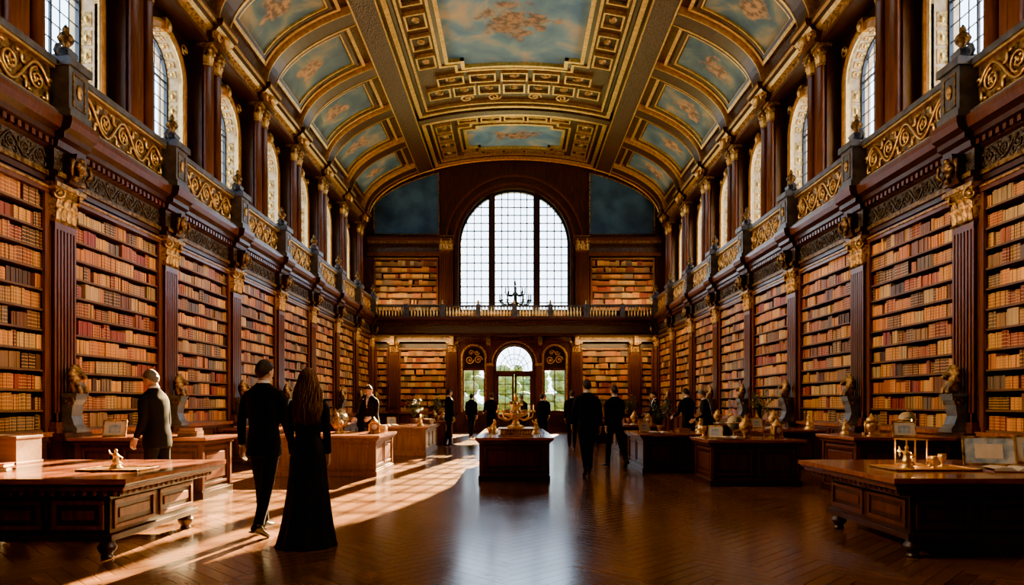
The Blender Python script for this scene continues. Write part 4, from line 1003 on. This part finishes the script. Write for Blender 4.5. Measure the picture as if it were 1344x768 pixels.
    if not dress:
        cl=MB(); cl.M=Matrix.Translation(nk)@Matrix.Rotation(-lr-.10,4,'X')
        cl.lathe((0,-.004,-.02),[(.068,0),(.068,.030),(.064,.040),(.060,.038),(.060,0)],WHT,20)
        cl.tube([(0,.062,.0),(0,.085,-.05),(0,.098,-.16),(0,.112,-.25)],[.012,.011,.016,.012],TRO,8); cl.obj('shirt_collar',e)
    for sg,W,fd in hands:
        z=-fd; yv=Vector((0,1,0)); yv=(yv-z*yv.dot(z))
        if yv.length<.3: yv=Vector((0,0,1)); yv=yv-z*yv.dot(z)
        yv.normalize(); xv=yv.cross(z); Mx=Matrix((xv,yv,z)).transposed().to_4x4(); Mx.translation=W+fd*.012
        o=put('hand_r' if sg>0 else 'hand_l',HANDR if sg>0 else HANDL,e); o.matrix_local=Mx
        if not dress and not fem:
            cu=MB(); cu.M=Mx; cu.lathe((0,0,-.004),[(.030,0),(.032,.004),(.032,.03),(.026,.03)],WHT,14); cu.obj('shirt_cuff',e)
    return e
human('man',-2.70,7.40,1.84,-12,legL=(12,5),legR=(-11,12),armL=(-10,14,9),armR=(10,16,6),hair=HD,hy=-14,vox=.010)
human('woman',-2.09,6.95,1.77,4,armL=(4,14,4),armR=(2,22,4),hair=HL,top=DRS,dress=True,long=True,hy=8,vox=.009)
human('elderly_man',-4.66,8.95,1.82,80,legL=(6,4),legR=(-6,6),armL=(4,22,6),armR=(0,14,6),lean=6,hair=HG,top=JK,hy=0,hp=-10,bald=.0,vox=.012,lw=1.08)
human('man',-3.33,16.1,1.83,150,armL=(20,50,8),armR=(18,45,8),lean=9,hair=HD,hp=-12,hy=20)
human('man',-2.15,22.6,1.85,-60,legL=(8,5),legR=(-8,8),hair=HD)
human('man',-.78,23.5,1.78,10,armL=(20,60,8),armR=(20,60,8),hair=HB,top=JN)
human('woman',.98,24.2,1.74,-20,hair=HB,top=JN,fem=True)
human('man',.28,26.5,1.75,20,hair=HG,top=JN)
human('man',1.44,13.6,1.87,6,legL=(-16,18),legR=(18,8),armL=(14,18,10),armR=(-14,14,10),hair=HD,hy=6)
human('man',2.22,15.2,1.80,20,legL=(14,8),legR=(-16,20),armL=(-12,14,8),armR=(12,24,8),hair=HB,hy=10)
human('man',1.82,21.6,1.80,-10,legL=(10,6),legR=(-12,14),hair=HB,top=JK)
human('woman',2.62,22.9,1.68,15,hair=HD,top=JN,fem=True,legL=(8,4),legR=(-8,8))
human('man',4.55,17.9,1.80,25,armL=(20,50,6),armR=(20,50,6),lean=8,hair=HD,hp=-10)
human('elderly_man',4.80,17.0,1.74,75,armL=(15,50,6),armR=(15,50,6),lean=10,hair=HG,top=JN,hp=-10,bald=.1)
human('man',-1.75,28.0,1.78,-15,legL=(10,6),legR=(-10,12),hair=HD)
human('woman',-4.35,19.5,1.68,-80,armL=(20,40,6),armR=(20,40,6),lean=9,hair=HD,top=JN,fem=True)
human('man',1.30,29.5,1.78,170,hair=HD)
human('man',4.70,22.5,1.80,95,armL=(20,50,6),armR=(20,50,6),lean=9,hair=HB)

# ---------------------------------------------------------------- light
def aim(o,d): o.rotation_euler=Vector(d).to_track_quat('-Z','Y').to_euler()
s=bpy.data.lights.new('sun','SUN'); s.energy=400; s.angle=.005; s.color=(1,.64,.26)
o=bpy.data.objects.new('sun',s); COL.objects.link(o); o.location=(8,50,20); el=math.radians(21.3); az=.165
hx=Vector((-az,-1,0)).normalized(); aim(o,(hx.x*math.cos(el),hx.y*math.cos(el),-math.sin(el)))
def area(name,loc,d,sx,sy,e,col,spread=180,along='Y'):
    l=bpy.data.lights.new(name,'AREA'); l.shape='RECTANGLE'; l.size=sx; l.size_y=sy; l.energy=e; l.color=col; l.spread=math.radians(spread)
    o=bpy.data.objects.new(name,l); COL.objects.link(o); o.location=loc
    z=-Vector(d).normalized(); x=Vector((0,1,0)) if along=='Y' else Vector((1,0,0)); x=(x-z*x.dot(z)).normalized(); y=z.cross(x)
    o.rotation_euler=Matrix((x,y,z)).transposed().to_euler(); return o
W1=(1,.62,.25)
ly=(YB+YE)/2
for sx in (-1,1):
    area('cornice_fill_light',(sx*6.5,ly,5.35),(-sx*13.4,0,-2.4),34,.12,1250,W1,56)  # added fill thrown across the hall onto the opposite shelves, no real fitting
    area('bookcase_fill_light',(sx*6.5,ly,4.70),(sx*.45,0,-1),34,.10,170,W1,120)  # added unseen light that warms the books from above
    area('vault_fill_light',(sx*6.95,ly,10.9),(-sx*1,0,.75),34,.15,780,(1,.78,.50),150)  # invented uplight, brightens the vault and its gilding
    area('gallery_fill_light',(sx*7.0,ly,6.75),(sx*.5,0,1),34,.1,260,(1,.64,.32),140)  # added fill for the upper walls, stands for no actual lamp
    area('end_shelf_fill_light',(sx*4.9,33.0,4.62),(0,1,-1.1),3.6,.08,150,W1,140,'X')  # added fill under the balcony, turns the lower end shelves golden
    area('end_upper_fill_light',(sx*5.3,33.3,6.3),(0,1,1.2),3.0,.08,110,W1,150,'X')  # made-up light brightening the end shelves above the balcony
for p in ((4.28,7.4,FH+.14),(4.1,6.95,FH+.35)):
    l=bpy.data.lights.new('candle_light','POINT'); l.energy=5; l.color=(1,.5,.18); l.shadow_soft_size=.02; o=bpy.data.objects.new('candle_light',l); COL.objects.link(o); o.location=p
w=bpy.data.worlds.new('sky'); S.world=w; w.use_nodes=True; nt=w.node_tree; bg=nt.nodes['Background']; bg.inputs['Strength'].default_value=17.0
tc=nd(nt,'ShaderNodeTexCoord'); sp=nd(nt,'ShaderNodeSeparateXYZ'); r=nd(nt,'ShaderNodeValToRGB'); nt.links.new(tc.outputs['Generated'],sp.inputs[0]); nt.links.new(sp.outputs['Z'],r.inputs['Fac'])
r.color_ramp.elements[0].color=(.74,.87,1,1); r.color_ramp.elements[1].color=(.45,.68,1,1); r.color_ramp.elements[1].position=.7
nt.links.new(r.outputs['Color'],bg.inputs['Color'])

# ---------------------------------------------------------------- camera
c=bpy.data.cameras.new('camera'); co=bpy.data.objects.new('camera',c); COL.objects.link(co); co.location=(0,0,CAMZ); co.rotation_euler=(pi/2,0,0)
c.sensor_width=36; c.lens=900/1344*36; c.shift_y=(530-384)/1344; c.shift_x=-(675-672)/1344; c.clip_end=300
S.camera=co
try: S.view_settings.look='AgX - Punchy'
except Exception as ex: print(ex)
